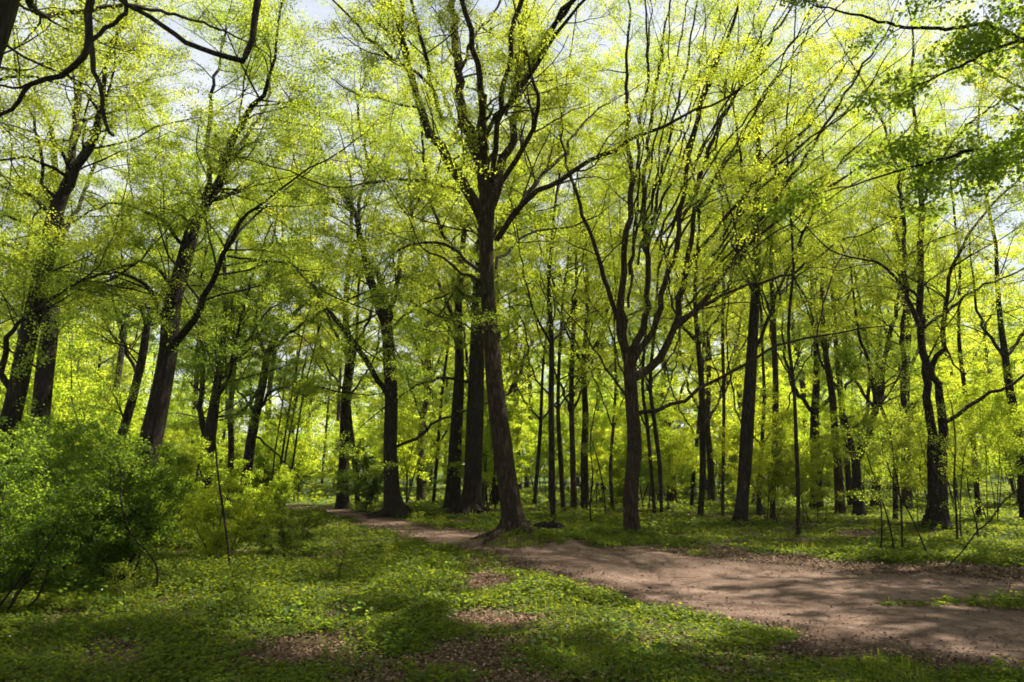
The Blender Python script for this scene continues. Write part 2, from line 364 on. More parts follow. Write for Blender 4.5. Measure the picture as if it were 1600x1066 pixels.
def traced_tree(name, label, stem, limbs, d=None, mat_leaf=None, bark=None, zmin=3., seed=1, cat='tree', group=None, flare=.35, extend=3., sides=20, hero=False, wk=1., tall=0, **kw):
    g = np.random.default_rng(seed)
    x0, y0, w0 = stem[0]
    if d is None: d = depth_of(y0)
    stem = [(a, b, c * wk) for a, b, c in stem]
    pts, rad = limb_px(stem, d, kw.pop('lean', 0.), .12 if hero else .25, g=g)
    if tall:                               # the stem goes on above the traced part
        gap = tall - pts[-1][2]
        if gap > 1:
            e, er = grow(pts[-1:], pts[-1:] - pts[-4:-3] + np.array([0, 0, .6]), np.array([gap]), rad[-1:], 12, .03, .07, .25, g)
            pts = np.vstack([pts, e[0, 1:]]); rad = np.concatenate([rad, er[0, 1:]])
    # root the stem
    b = pts[0]; zg = float(gz(b[0], b[1]))
    if b[2] > zg + .05:
        dr = unit(pts[3] - pts[0]) if len(pts) > 3 else np.array([0, 0, 1.])
        k = (b[2] - zg) / max(dr[2], .6); foot = b - dr * k; foot[2] = zg
        n = max(2, int(k / .25)); add = foot[None] + (b - foot)[None] * (np.arange(n) / n)[:, None]
        pts = np.vstack([add, pts]); rad = np.concatenate([np.full(n, rad[0]) * np.linspace(1.12, 1, n), rad])
    foot = pts[0].copy(); foot[2] = zg
    pts = np.vstack([foot + [0, 0, -.18], pts]); rad = np.concatenate([rad[:1], rad])
    h = np.maximum(pts[:, 2] - zg, 0)
    rad = rad * (1 + flare * np.exp(-h / (.9 * rad[0] + .12)))
    root = empty(name, foot, label, cat, group)
    tm, lm = MB(), MB()
    pts = pts - foot
    tubes(tm, pts[None], rad[None], sides, ridge=.032 if hero else .03, seed=seed)
    if hero:                               # roots running into the soil
        for a in np.linspace(0, 6.28, 7)[:-1] + g.uniform(-.3, .3, 6):
            L = g.uniform(.7, 1.5); r0 = rad[1] * g.uniform(.28, .42)
            q = np.array([[math.cos(a) * rad[1] * .55, math.sin(a) * rad[1] * .55, .30], [math.cos(a) * rad[1] * 1.0, math.sin(a) * rad[1] * 1.0, .09],
                          [math.cos(a + .15) * (rad[1] + L * .5), math.sin(a + .15) * (rad[1] + L * .5), .0], [math.cos(a + .3) * (rad[1] + L), math.sin(a + .3) * (rad[1] + L), -.12]])
            q[1:, 2] += gz(q[1:, 0] + foot[0], q[1:, 1] + foot[1]) - zg
            qp, qr = smooth_path(q, [r0, r0 * .8, r0 * .5, r0 * .25], .12); tubes(tm, qp[None], qr[None], 8, ridge=.04, seed=seed + 3)
    L = []
    L.append((pts[len(pts) // 3:], rad[len(rad) // 3:], kw.pop('stem_dens', .5)))
    for q in limbs:
        lst, dd = [(a, b, max(c * (.7 + .3 * wk) if wk < 1 else c * .92, 1.8)) for a, b, c in q[0]], q[1]; dens = q[2] if len(q) > 2 else 1.
        p, r = limb_px(lst, d + (q[3] if len(q) > 3 else 0), dd, .3, g=g); p = p - foot
        p[1:-1] += g.normal(0, .034, (len(p) - 2, 3))
        p = p.copy()
        if extend > 0 and r[-1] > .012:
            dirn = unit(p[-1:] - p[-3:-2]); e, er = grow(p[-1:], dirn, np.array([extend * g.uniform(.7, 1.2)]), r[-1:], 8, .03, .13, .35, g)
            p = np.vstack([p, e[0, 1:]]); r = np.concatenate([r, er[0, 1:]])
        tubes(tm, p[None], r[None], 8 if r[0] > .05 else 6, ridge=.02, seed=seed + 7); k0 = int(len(p) * q[4]) if len(q) > 4 else 0; L.append((p[k0:], r[k0:], dens))
    if tall:
        for k in range(9):
            z = 7.5 + (tall - 8.5) * (k + g.uniform(0, 1)) / 9; j = int(np.argmin(np.abs(pts[:, 2] - z))); a = k * 2.4 + g.uniform(-.5, .5)
            e, er = grow(pts[j][None], np.array([[math.cos(a), math.sin(a), g.uniform(.3, 1.)]]), np.array([g.uniform(2., 3.6)]), np.array([max(rad[j] * g.uniform(.35, .55), .012)]), 8, .04, .12, .25, g)
            tubes(tm, e, er, 6); L.append((e[0], er[0], 1.))
    crown(L, tm, lm, g, zmin=zmin, **kw)
    bk = bark or M_BARK2
    tm.build('trunk', bk, root); lm.build('crown', mat_leaf or M_SPRING, root)
    return root

PER_K, LEAF_K, SIZE_K = 1.4, 9.0, .43
SUN = (.70, .42, 1.2); SUN_E = 5.0; SKY_E = .057; EXPO = 1.64; HAZE = .0003; CLOUD = 5.6
SHADE_TREES = [(10, 9, 18), (13.2, 12.6, 18), (16.5, 17.5, 19), (8.5, 3, 17)]
# ------------------------------------------------------------------ trees traced from the photograph
T = traced_tree
SP = dict(l1=(1.3, 3.4), n2=6, n3=4, nl=5, size=.085)
T('tree', 'largest nearest tree in the middle, furrowed brown trunk standing beside the dirt path', [(806, 848, 52), (800, 800, 42), (785, 700, 40), (775, 620, 37), (768, 540, 32), (762, 450, 29), (760, 380, 29), (761, 300, 33)],
  [([(757, 350, 20), (735, 310, 19), (700, 250, 17), (668, 190, 14), (648, 140, 12), (635, 80, 11), (628, 20, 9), (624, -50, 7)], -1.5, 1.0),
   ([(762, 310, 20), (745, 245, 18), (725, 195, 16), (716, 130, 15), (712, 60, 14), (705, 0, 11), (700, -80, 8)], 1.0, 1.0),
   ([(766, 310, 18), (780, 262, 16), (800, 220, 13), (806, 170, 11), (815, 100, 11), (818, 40, 10), (822, -60, 7)], 1.5, 1.0),
   ([(768, 330, 10), (795, 270, 9), (820, 225, 8), (838, 180, 7), (840, 145, 6), (828, 110, 5)], -1.5, .8),
   ([(748, 235, 9), (768, 195, 8), (795, 160, 8), (830, 110, 7), (870, 55, 6), (905, 8, 5)], -2.5, .9),
   ([(692, 190, 8), (678, 150, 8), (670, 105, 7), (655, 50, 6), (640, -10, 5)], -1.5, .9),
   ([(668, 130, 6), (632, 100, 5), (590, 70, 5), (560, 40, 4), (520, 0, 3)], -2., .9),
   ([(776, 375, 10), (800, 335, 10), (840, 300, 9), (900, 265, 8), (980, 222, 7), (1060, 186, 5), (1110, 166, 4)], -2.5, .55),
   ([(796, 345, 8), (826, 300, 7), (850, 268, 7), (885, 235, 6), (905, 200, 4)], 2., .8),
   ([(718, 302, 6), (690, 288, 6), (640, 281, 5), (595, 284, 4), (545, 293, 3)], -2., .8),
   ([(750, 425, 6), (715, 395, 6), (680, 378, 5), (640, 382, 4), (610, 400, 3)], 1.5, .8),
   ([(752, 442, 5), (722, 425, 5), (695, 405, 4), (670, 395, 3)], -2., .6),
   ([(775, 420, 5), (800, 385, 5), (840, 362, 4), (900, 352, 3)], 2., .6),
   ([(768, 290, 9), (790, 130, 9), (830, -60, 8), (900, -190, 5)], -5., 3., 0, .62), ([(760, 290, 12), (745, 100, 10), (700, -80, 8), (640, -200, 5)], -5.5, 3., 0, .62), ([(800, 160, 9), (880, 20, 8), (1000, -120, 5)], -4.5, 2.5, 0, .62),  # these and the next limb added, leafy above the frame, to shade the foreground
   ([(822, 95, 8), (880, 20, 8), (960, -110, 7), (1100, -260, 5)], -4.5, 3.5, 0, .5), 
   ([(790, 180, 6), (806, 120, 6), (818, 60, 5), (840, -10, 4)], -1.2, .8),
   ([(715, 120, 6), (740, 60, 5), (770, 20, 4), (800, -20, 4)], 1.2, .8)],
  hero=True, sides=40, bark=M_BARK, wk=.76, mat_leaf=M_SPRING, zmin=5.2, seed=3, flare=.42, stem_dens=.25, per_m=1.15, **SP)

T('tree', 'many stemmed tree right of centre, brown trunk fanning into thin upright limbs', [(988, 836, 30), (985, 780, 27), (991, 700, 27), (988, 640, 25), (985, 590, 24), (984, 555, 22)],
  [([(980, 565, 13), (971, 480, 12), (975, 400, 10), (985, 300, 9), (982, 200, 7), (980, 100, 5), (985, -20, 3)], -.8, .45),
   ([(977, 560, 10), (955, 470, 8), (935, 400, 7), (915, 340, 6), (890, 275, 5), (880, 200, 3)], -1.6, .5),
   ([(986, 565, 13), (1010, 480, 10), (1010, 400, 9), (1005, 300, 8), (1015, 200, 6), (1030, 100, 5), (1050, -10, 3)], 1.2, .45),
   ([(987, 570, 12), (1025, 500, 10), (1045, 420, 9), (1065, 340, 8), (1075, 250, 7), (1100, 150, 6), (1140, 50, 5), (1160, -30, 3)], -1., .45),
   ([(992, 590, 15), (1030, 560, 13), (1050, 520, 11), (1065, 450, 10), (1080, 380, 8), (1090, 290, 7), (1120, 200, 6), (1180, 100, 5), (1250, -10, 3)], .8, .45),
   ([(1052, 515, 9), (1090, 480, 8), (1130, 430, 7), (1200, 330, 6), (1270, 230, 5), (1330, 130, 4), (1380, 60, 3)], -1.2, .4),
   ([(1060, 500, 6), (1110, 470, 6), (1170, 445, 5), (1250, 420, 4), (1310, 375, 3)], 1.5, .5),
   ([(997, 645, 7), (1050, 632, 6), (1090, 612, 6), (1160, 572, 5), (1220, 540, 4), (1300, 522, 3)], -1.2, .3),
   ([(1066, 430, 6), (1100, 380, 6), (1160, 310, 5), (1210, 260, 4), (1290, 200, 3)], -2., .5),
   ([(990, 290, 5), (1000, 200, 5), (1012, 100, 4), (1008, 0, 3)], -.8, .5),
   ([(1076, 250, 5), (1090, 180, 5), (1120, 100, 4), (1150, 20, 3)], -1.5, .5),
   ([(1012, 400, 6), (1025, 320, 5), (1045, 220, 5), (1070, 110, 4), (1090, 0, 3)], -1., .5),
   ([(1085, 330, 6), (1130, 260, 5), (1190, 190, 4), (1250, 140, 3)], 1.8, .5),
   ([(982, 480, 5), (990, 400, 5), (996, 300, 4), (1000, 200, 3)], 1.8, .4),
   ([(1092, 478, 6), (1150, 405, 6), (1230, 330, 5), (1300, 290, 4), (1360, 250, 3)], -1.2, .4),
   ([(980, 620, 5), (958, 590, 4), (935, 560, 3), (915, 520, 2.5)], -1., .5)]
  + [([(984 + k * 6.5, 430 - (k * 53 % 90), 4), (996 + k * 11 + (k * 7 % 13), 300 - (k * 31 % 60), 3.2), (1010 + k * 19 + (k * 11 % 17), 150 - (k * 17 % 50), 2.6), (1020 + k * 29, -20, 2)], (k * 37 % 30) / 10 - 1.5, .16) for k in range(12)]
  + [([(1070 + k * 14, 480 - k * 26, 3.8), (1140 + k * 12, 420 - k * 36, 3), (1230 + k * 14, 350 - k * 44, 2.6), (1330 + k * 10, 290 - k * 52, 2)], (k * 41 % 30) / 10 - 1.2, .2) for k in range(6)],
  hero=True, sides=32, bark=M_BARK, wk=.82, mat_leaf=M_SPRING, zmin=5.2, seed=4, flare=.18, stem_dens=.0, extend=2.5, per_m=.7, l1=(1., 2.6), n2=5, n3=3, nl=3, size=.08)

T('tree', 'dark straight trunk left of the largest tree, low bough arching far left', [(620, 808, 36), (613, 770, 28), (610, 700, 23), (611, 620, 22), (607, 540, 21), (602, 495, 19)],
  [([(601, 500, 16), (590, 470, 15), (578, 430, 13), (565, 370, 10), (550, 320, 8), (520, 280, 6), (500, 230, 5)], -2., 1.),
   ([(606, 505, 10), (622, 440, 8), (628, 390, 6), (642, 345, 5), (640, 280, 4)], 2., 1.),
   ([(605, 615, 9), (575, 572, 9), (545, 525, 8), (500, 466, 7), (470, 425, 6), (435, 407, 5), (390, 408, 4), (350, 416, 3)], -2., .8),
   ([(585, 460, 8), (570, 400, 7), (560, 330, 6), (575, 260, 5), (560, 180, 4)], 1., 1.),
   ([(614, 700, 5), (650, 685, 5), (690, 655, 4), (720, 645, 3)], -1., .7),
   ([(608, 520, 5), (650, 480, 4), (690, 465, 3)], 1., .8)],
  hero=True, sides=24, wk=.9, mat_leaf=M_SPRING, zmin=5.5, seed=5, flare=.35, per_m=1.3, l1=(1.5, 3.8), n2=6, n3=4, nl=5, size=.10)

T('tree', 'very thick dark trunk standing just behind the left side of the largest tree', [(735, 804, 44), (738, 760, 35), (742, 650, 33), (745, 560, 29), (746, 480, 23), (749, 430, 20), (755, 330, 16), (760, 240, 12), (752, 120, 8)],
  [([(748, 450, 9), (715, 400, 8), (690, 360, 6), (670, 300, 5), (660, 220, 4)], -3., 1.),
   ([(752, 400, 8), (790, 340, 7), (830, 300, 6), (860, 240, 4)], 3., 1.),
   ([(745, 470, 5), (722, 462, 5), (712, 450, 4), (700, 470, 3)], -1., .5),
   ([(741, 600, 5), (700, 590, 5), (665, 598, 4), (640, 610, 3)], -2., .5),
   ([(757, 300, 8), (720, 220, 7), (690, 140, 5), (650, 80, 4)], 3., 1.)],
  hero=True, sides=28, wk=.8, mat_leaf=M_SPRING, zmin=6, seed=6, flare=.3, per_m=1.2, l1=(1.5, 4.), n2=6, n3=4, nl=5, size=.10)

T('tree', 'slimmer dark trunk close to the left of the very thick dark trunk', [(707, 794, 24), (711, 700, 20), (716, 620, 18), (718, 560, 14), (716, 480, 11), (722, 400, 9), (730, 300, 7)],
  [([(717, 520, 7), (690, 450, 6), (670, 400, 5), (660, 330, 4)], 2., 1.), ([(720, 440, 6), (745, 380, 5), (760, 300, 4)], 2., 1.)],
  d=28., mat_leaf=M_YELLOW, zmin=5., seed=7, per_m=1.3, l1=(1.5, 3.6), size=.115)

# left of the picture
T('tree', 'leaning dark tree at left, long right hand limb, rising out of the dark green shrubs', [(232, 700, 34), (245, 645, 31), (262, 550, 27), (268, 480, 26), (282, 430, 24), (295, 380, 22), (305, 345, 19)],
  [([(303, 352, 17), (330, 310, 15), (352, 270, 14), (365, 212, 12), (385, 180, 10), (412, 150, 7), (430, 90, 5)], -2., 1.),
   ([(303, 352, 10), (325, 290, 9), (326, 220, 8), (332, 150, 6), (345, 80, 4)], 1.5, 1.),
   ([(270, 545, 13), (300, 500, 12), (330, 450, 10), (350, 400, 8), (375, 350, 6), (420, 310, 4)], -2., .9),
   ([(262, 510, 8), (245, 470, 7), (222, 440, 6), (190, 428, 4), (150, 430, 3)], -2., .9),
   ([(266, 490, 6), (262, 440, 6), (230, 410, 5), (180, 420, 4), (110, 445, 3)], 2., .9),
   ([(365, 240, 7), (390, 210, 6), (415, 165, 5), (420, 140, 4)], 2., 1.),
   ([(290, 390, 6), (260, 350, 6), (220, 325, 5), (170, 320, 4), (140, 330, 3)], -1., .9),
   ([(362, 380, 5), (400, 335, 4), (440, 300, 3)], 1., 1.),
   ([(355, 400, 4), (410, 408, 4), (450, 410, 3), (480, 440, 3)], -1., .8)],
  d=16., mat_leaf=M_SPRING, zmin=4.6, seed=8, hero=True, sides=28, per_m=1.5, **SP)

T('tree', 'stout leaning tree nearest the left edge, pale grey forked limbs high up', [(2, 700, 30), (20, 640, 27), (45, 520, 26), (60, 450, 24), (75, 390, 24), (88, 330, 21), (100, 300, 17)],
  [([(97, 308, 15), (130, 250, 13), (150, 210, 11), (160, 160, 8), (170, 90, 6), (200, 20, 4)], -1., 1.),
   ([(97, 310, 13), (110, 240, 12), (116, 180, 10), (126, 120, 8), (128, 40, 5)], 1., 1.),
   ([(94, 320, 7), (70, 290, 6), (62, 230, 5), (40, 160, 4)], -1., 1.),
   ([(18, 610, 11), (8, 570, 10), (12, 530, 8), (28, 505, 6)], -.8, .8),
   ([(75, 390, 6), (40, 350, 5), (0, 330, 4), (-40, 330, 3)], -1., 1.),
   ([(85, 340, 7), (50, 310, 6), (15, 300, 5), (-30, 280, 3)], 1., 1.),
   ([(110, 280, 6), (60, 250, 5), (20, 245, 4), (-20, 260, 3)], -2., 1.)],
  d=14.5, mat_leaf=M_SPRING, zmin=4.6, seed=9, hero=True, sides=28, per_m=1.5, **SP)

T('tree', 'dark trunk behind the stout leaning tree at the left edge, hidden below by leaves', [(63, 650, 26), (75, 540, 24), (80, 490, 22), (86, 430, 17), (95, 370, 13), (90, 300, 10), (80, 200, 7)],
  [([(80, 480, 9), (110, 450, 8), (160, 440, 6), (200, 420, 4)], -1., 1.), ([(84, 440, 7), (60, 400, 6), (30, 390, 5), (0, 380, 4)], 1., 1.), ([(92, 380, 7), (130, 300, 6), (160, 220, 4)], 1., 1.)],
  d=18.5, mat_leaf=M_SPRING, zmin=4.5, seed=10, per_m=1.4, **SP)

T('tree', 'thin leaning trunk left of the leaning dark tree, forked above the dark shrubs', [(185, 700, 14), (205, 630, 13), (222, 560, 12), (232, 500, 10), (250, 465, 8), (265, 440, 6)],
  [([(215, 590, 6), (195, 540, 5), (180, 480, 4), (170, 420, 3)], 1., 1.), ([(228, 520, 5), (215, 480, 5), (195, 440, 4), (190, 400, 3)], -1., 1.)],
  d=20., mat_leaf=M_SPRING, zmin=2.5, seed=12, per_m=1.6, **SP)

T('tree', 'dark twin trunk behind the bright yellow green bush, bushy limbs', [(318, 750, 24), (328, 680, 19), (337, 620, 14), (345, 560, 10), (352, 480, 7), (350, 400, 5)],
  [([(322, 720, 12), (314, 650, 10), (314, 600, 9), (318, 540, 7), (310, 470, 5)], .5, 1.), ([(334, 640, 8), (360, 580, 6), (372, 510, 5), (390, 440, 4)], -1., 1.), ([(340, 600, 6), (365, 560, 5), (395, 520, 4)], 1., 1.)],
  d=23., mat_leaf=M_SPRING, zmin=3., seed=13, per_m=1.7, l1=(1.2, 3.), size=.10)

T('tree', 'slender trunk with many crooked low limbs, between the dark twin trunk and the path end', [(382, 770, 17), (392, 690, 15), (402, 640, 13), (412, 590, 12), (420, 550, 10), (440, 515, 8), (470, 480, 6), (520, 440, 4)],
  [([(404, 640, 5), (430, 610, 5), (460, 600, 4), (490, 605, 3)], -1., .8), ([(410, 600, 5), (380, 640, 5), (350, 650, 4)], 1., .8), ([(418, 555, 6), (400, 500, 5), (420, 420, 4), (430, 350, 3)], 1., 1.),
   ([(400, 650, 4), (380, 620, 4), (360, 600, 3)], 1., .8), ([(425, 545, 5), (480, 500, 5), (540, 470, 4)], -1., 1.), ([(396, 680, 4), (420, 700, 3), (440, 720, 3)], -1., .6)],
  d=26., mat_leaf=M_YELLOW, zmin=3.2, seed=14, per_m=1.5, l1=(1.2, 3.2), size=.11)

for i, (lab, stem, d, ml) in enumerate([
    ('straight thin trunk between the dark twin trunk and the crooked limbed slender trunk', [(360, 770, 10), (361, 700, 9), (360, 640, 9), (366, 560, 7), (362, 470, 5), (370, 380, 4)], 28., M_YELLOW),
    ('dark trunk at the left end of the path with a thin companion on its right', [(535, 796, 20), (538, 700, 16), (540, 620, 14), (545, 560, 11), (540, 480, 9), (548, 380, 6)], 28.5, M_YELLOW),
    ('thin bent trunk just right of the dark trunk at the left end of the path', [(559, 794, 7), (556, 740, 10), (550, 690, 9), (545, 620, 7), (556, 540, 5), (560, 450, 4)], 29.5, M_SPRING),
    ('dark narrow trunk in the gap between the arching bough tree and the slimmer dark trunk', [(658, 784, 14), (657, 720, 12), (661, 650, 10), (672, 600, 7), (668, 520, 6), (676, 420, 4)], 36., M_YELLOW),
    ('pencil thin trunk left of the slimmer dark trunk, nearly straight', [(677, 788, 5), (684, 700, 6), (690, 620, 5), (700, 540, 4)], 33., M_SPRING),
    ('medium dark trunk partly hidden behind the base of the largest tree on its left', [(778, 788, 18), (776, 720, 17), (774, 640, 14), (778, 540, 11), (770, 420, 8)], 34., M_SPRING),
    ('slanting thin trunk in the gap between the very thick trunk and the largest tree', [(754, 785, 7), (758, 720, 8), (764, 680, 8), (772, 620, 7), (780, 520, 5)], 33., M_SPRING),
    ('slim dark trunk first to the right of the largest tree, slightly bent near its foot', [(865, 817, 6), (863, 780, 10), (862, 700, 10), (861, 620, 9), (862, 540, 8), (858, 440, 6), (864, 350, 4)], None, M_YELLOW),
    ('thin trunk tucked close right of the first slim dark trunk beyond the largest tree', [(880, 797, 7), (876, 720, 8), (872, 640, 6), (874, 560, 5), (880, 460, 4)], 28.5, M_SPRING),
    ('straight dark trunk, left one of the middle pair between the two brown trunks', [(897, 795, 10), (895, 720, 9), (893, 650, 8), (894, 560, 7), (900, 450, 5)], 29., M_SPRING),
    ('greyer broader trunk, right one of the middle pair between the two brown trunks', [(914, 793, 13), (913, 720, 12), (915, 650, 10), (912, 570, 8), (918, 470, 6), (915, 380, 4)], 30., M_SPRING),
    ('slanted thin trunk left of the first slim dark trunk beyond the largest tree', [(835, 790, 6), (840, 730, 6), (845, 660, 6), (848, 580, 4), (856, 500, 3)], 32., M_SPRING),
    ('thin trunk left of the many stemmed tree, leaning slightly right at its top', [(957, 796, 6), (954, 730, 6), (958, 670, 5), (962, 600, 4), (960, 520, 3)], 29., M_SPRING),
    ('thin wavy trunk immediately right of the many stemmed tree, left of two', [(1023, 806, 5), (1018, 740, 6), (1012, 670, 6), (1004, 600, 5), (1010, 500, 4)], 26.5, M_SPRING),
    ('thin wavy trunk immediately right of the many stemmed tree, right of two', [(1034, 808, 5), (1031, 730, 7), (1024, 670, 7), (1016, 600, 6), (1022, 520, 5), (1030, 400, 3)], 26., M_SPRING),
    ('dark broad trunk in shade behind the two thin wavy trunks', [(1050, 785, 16), (1046, 720, 13), (1040, 680, 11), (1036, 620, 8), (1040, 520, 6)], 34., M_SPRING),
    ('slanting thin trunk left of the tall slim dark trunk standing on the grass', [(1080, 800, 6), (1084, 740, 6), (1089, 690, 6), (1096, 610, 5), (1100, 520, 4)], 29., M_SPRING),
    ('tall slim dark trunk on the grass, first stout one right of the many stemmed tree', [(1094, 812, 9), (1098, 740, 10), (1097, 660, 10), (1096, 600, 9), (1091, 540, 8), (1086, 460, 6), (1092, 360, 4)], None, M_SPRING),
    ('perfectly straight pole thin trunk left of the dark trunk on the right grass', [(1129, 811, 5), (1130, 720, 5), (1131, 620, 5), (1129, 520, 5), (1131, 420, 4)], 25.5, M_YELLOW),
    ('dim broad trunk standing behind the straight pole thin trunk', [(1112, 785, 11), (1110, 720, 10), (1105, 660, 9), (1108, 580, 7), (1104, 480, 5)], 35., M_SPRING),
    ('short looking thin trunk just right of the dark trunk on the right grass', [(1186, 815, 8), (1186, 770, 7), (1190, 700, 6), (1194, 620, 5), (1190, 520, 4)], 24.5, M_SPRING),
    ('slim dark trunk with sharp side shoots, second to the right of the dark trunk', [(1207, 818, 8), (1208, 740, 8), (1211, 690, 10), (1212, 600, 9), (1208, 500, 8), (1205, 400, 6), (1212, 300, 4)], None, M_SPRING),
    ('thin dark trunk rising from the fresh green bush right of the dark trunk', [(1247, 836, 6), (1247, 770, 6), (1244, 690, 6), (1240, 600, 5), (1232, 520, 5), (1240, 420, 4)], None, M_YELLOW),
    ('blackish ivy wrapped trunk deep between the slim trunks on the right', [(1275, 770, 18), (1274, 710, 15), (1273, 650, 13), (1276, 570, 9), (1270, 470, 6)], 30., M_SPRING),
    ('long brown trunk bending left near its top, left of two crossing leaners', [(1313, 806, 15), (1311, 760, 14), (1306, 690, 12), (1299, 610, 10), (1290, 550, 8), (1284, 460, 6), (1290, 360, 4)], 26., M_SPRING),
    ('thin trunk close behind the long brown trunk bending left', [(1329, 785, 9), (1321, 700, 9), (1314, 620, 9), (1307, 550, 7), (1300, 450, 5)], 29., M_SPRING),
    ('dark trunk seen behind the slender forked sapling at right', [(1368, 790, 14), (1370, 720, 12), (1368, 640, 10), (1374, 540, 8), (1370, 430, 5)], 32., M_SPRING),
    ('thick dim trunk partly covered by leaves left of the double trunk', [(1417, 790, 15), (1415, 690, 14), (1414, 600, 13), (1418, 500, 10), (1402, 400, 7)], 29., M_SPRING),
    ('thin leaning trunk right of the double trunk', [(1528, 790, 8), (1522, 700, 7), (1514, 650, 7), (1505, 590, 6), (1498, 520, 5), (1500, 420, 4)], 24., M_YELLOW),
    ('dark trunk near the right edge of the picture, tilted left', [(1602, 800, 16), (1597, 720, 15), (1588, 660, 13), (1578, 610, 12), (1571, 560, 10), (1560, 470, 7), (1556, 380, 5)], 22., M_YELLOW),
]):
    x, y, w = stem[-1]
    br = [([(stem[-3][0], stem[-3][1], stem[-3][2] * .6), (stem[-3][0] + s * (22 + 9 * (i % 3)), stem[-3][1] - 60, stem[-3][2] * .45), (stem[-3][0] + s * 50, stem[-3][1] - 120 - 8 * (i % 4), 3)], s * 1.5, 1.) for s in ((1, -1) if i % 2 else (-1, 1))]
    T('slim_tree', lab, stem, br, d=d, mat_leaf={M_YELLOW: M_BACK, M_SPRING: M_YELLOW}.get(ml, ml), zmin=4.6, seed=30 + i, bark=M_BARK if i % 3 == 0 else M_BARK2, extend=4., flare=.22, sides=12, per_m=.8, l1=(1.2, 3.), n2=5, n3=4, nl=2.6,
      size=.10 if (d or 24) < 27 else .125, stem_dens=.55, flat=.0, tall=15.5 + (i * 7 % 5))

# right of the picture
T('tree', 'dark thick trunk on the right hand grass, fresh green bush in front of it', [(1156, 823, 21), (1160, 780, 19), (1164, 730, 20), (1167, 680, 21), (1172, 600, 18), (1178, 500, 15), (1182, 400, 13), (1181, 340, 11), (1186, 250, 8), (1180, 150, 6)],
  [([(1176, 560, 6), (1205, 480, 6), (1240, 400, 5), (1270, 330, 4)], -1., .8), ([(1180, 460, 6), (1150, 400, 5), (1130, 330, 4), (1120, 240, 3)], 1., .8), ([(1182, 380, 7), (1220, 300, 6), (1250, 220, 5), (1290, 150, 4)], 1., 1.),
   ([(1182, 360, 6), (1160, 280, 5), (1150, 190, 4)], -1., 1.)],
  mat_leaf=M_YELLOW, zmin=5.4, seed=70, hero=True, sides=24, flare=.25, per_m=1.2, l1=(1.2, 3.2), n2=6, n3=4, nl=5, size=.09)

T('tree', 'double trunk tree at right, two dark stems parting low and crossing higher up', [(1464, 831, 32), (1465, 790, 27), (1464, 745, 26), (1462, 722, 24)],
  [([(1458, 730, 18), (1454, 680, 15), (1449, 620, 13), (1444, 565, 13), (1440, 515, 12), (1439, 400, 10), (1438, 300, 8), (1430, 200, 6), (1425, 100, 4)], .6, .5),
   ([(1470, 730, 19), (1475, 670, 15), (1468, 620, 13), (1458, 585, 11), (1462, 560, 9), (1476, 519, 8), (1484, 436, 6), (1506, 380, 5), (1560, 310, 4)], -.8, .6),
   ([(1441, 520, 9), (1422, 477, 8), (1412, 400, 7), (1410, 330, 6), (1392, 230, 4), (1350, 130, 3)], 1.2, .7),
   ([(1477, 660, 7), (1510, 635, 7), (1550, 615, 6), (1580, 600, 5), (1640, 560, 3)], -1., .4),
   ([(1444, 512, 6), (1490, 480, 5), (1530, 450, 4), (1590, 425, 3)], 1., .6),
   ([(1440, 470, 5), (1400, 435, 5), (1370, 410, 4), (1320, 400, 3)], -1., .6),
   ([(1439, 320, 5), (1470, 250, 5), (1520, 190, 4), (1570, 150, 3)], 1.5, .9)],
  mat_leaf=M_YELLOW, zmin=5.0, seed=71, hero=True, sides=24, flare=.28, stem_dens=0, per_m=1.3, **SP)

T('slim_tree', 'slender forked sapling left of the double trunk, long straight arms like a letter Y', [(1399, 800, 7), (1399, 760, 8), (1399, 704, 9)],
  [([(1399, 710, 7), (1385, 660, 6), (1370, 620, 6), (1355, 565, 5), (1338, 500, 4), (1330, 420, 3)], -1., .8), ([(1400, 710, 8), (1406, 680, 9), (1413, 600, 9), (1410, 520, 7), (1413, 450, 5), (1400, 360, 4)], .6, .8)],
  d=22.5, mat_leaf=M_SPRING, zmin=4.2, seed=72, per_m=1.2, l1=(1., 2.6), size=.09)

T('tree', 'short thick slanting tree behind the slender forked sapling, split in two near its foot', [(1341, 782, 16), (1338, 745, 13), (1337, 722, 13)],
  [([(1337, 728, 10), (1345, 705, 11), (1362, 660, 12), (1374, 625, 11), (1382, 560, 8), (1400, 480, 6), (1410, 400, 4)], -.6, .8), ([(1337, 725, 8), (1346, 680, 8), (1352, 655, 7), (1358, 600, 6), (1350, 500, 4)], .8, .8)],
  d=25., mat_leaf=M_GREEN, zmin=3.5, seed=73, per_m=1.3, l1=(1.2, 3.), size=.10)

# ------------------------------------------------------------------ near trees standing just outside the frame, their boughs hang into it
def off_tree(name, label, foot, top, r0, limbs, mat, seed, bark=M_BARK2, zmin=3., **kw):
    g = np.random.default_rng(seed); foot = np.array(foot, float); foot[2] = gz(foot[0], foot[1])
    root = empty(name, foot, label, 'tree'); tm, lm = MB(), MB()
    st, sr = smooth_path([np.array([0, 0, -.15]), np.array([0, 0, .5]), (np.array(top) - foot) * .5 + g.normal(0, .15, 3), np.array(top) - foot], [r0 * 1.4, r0, r0 * .8, r0 * .4], .2)
    tubes(tm, st[None], sr[None], 24, ridge=.035, seed=seed); L = [(st[len(st) // 2:], sr[len(sr) // 2:], .35)]
    for pts, rad, dens in limbs:
        p, r = smooth_path(np.array(pts) - foot, rad, .12); p[1:-1] += g.normal(0, .012, (len(p) - 2, 3))
        tubes(tm, p[None], r[None], 12, ridge=.03, seed=seed + 5)
        if dens: L.append((p, r, dens))
    crown(L, tm, lm, g, zmin=zmin - foot[2], **kw)
    tm.build('trunk', bark, root); lm.build('crown', mat, root); return root
def P_(x, y, d): return at(x, y, d)[0]

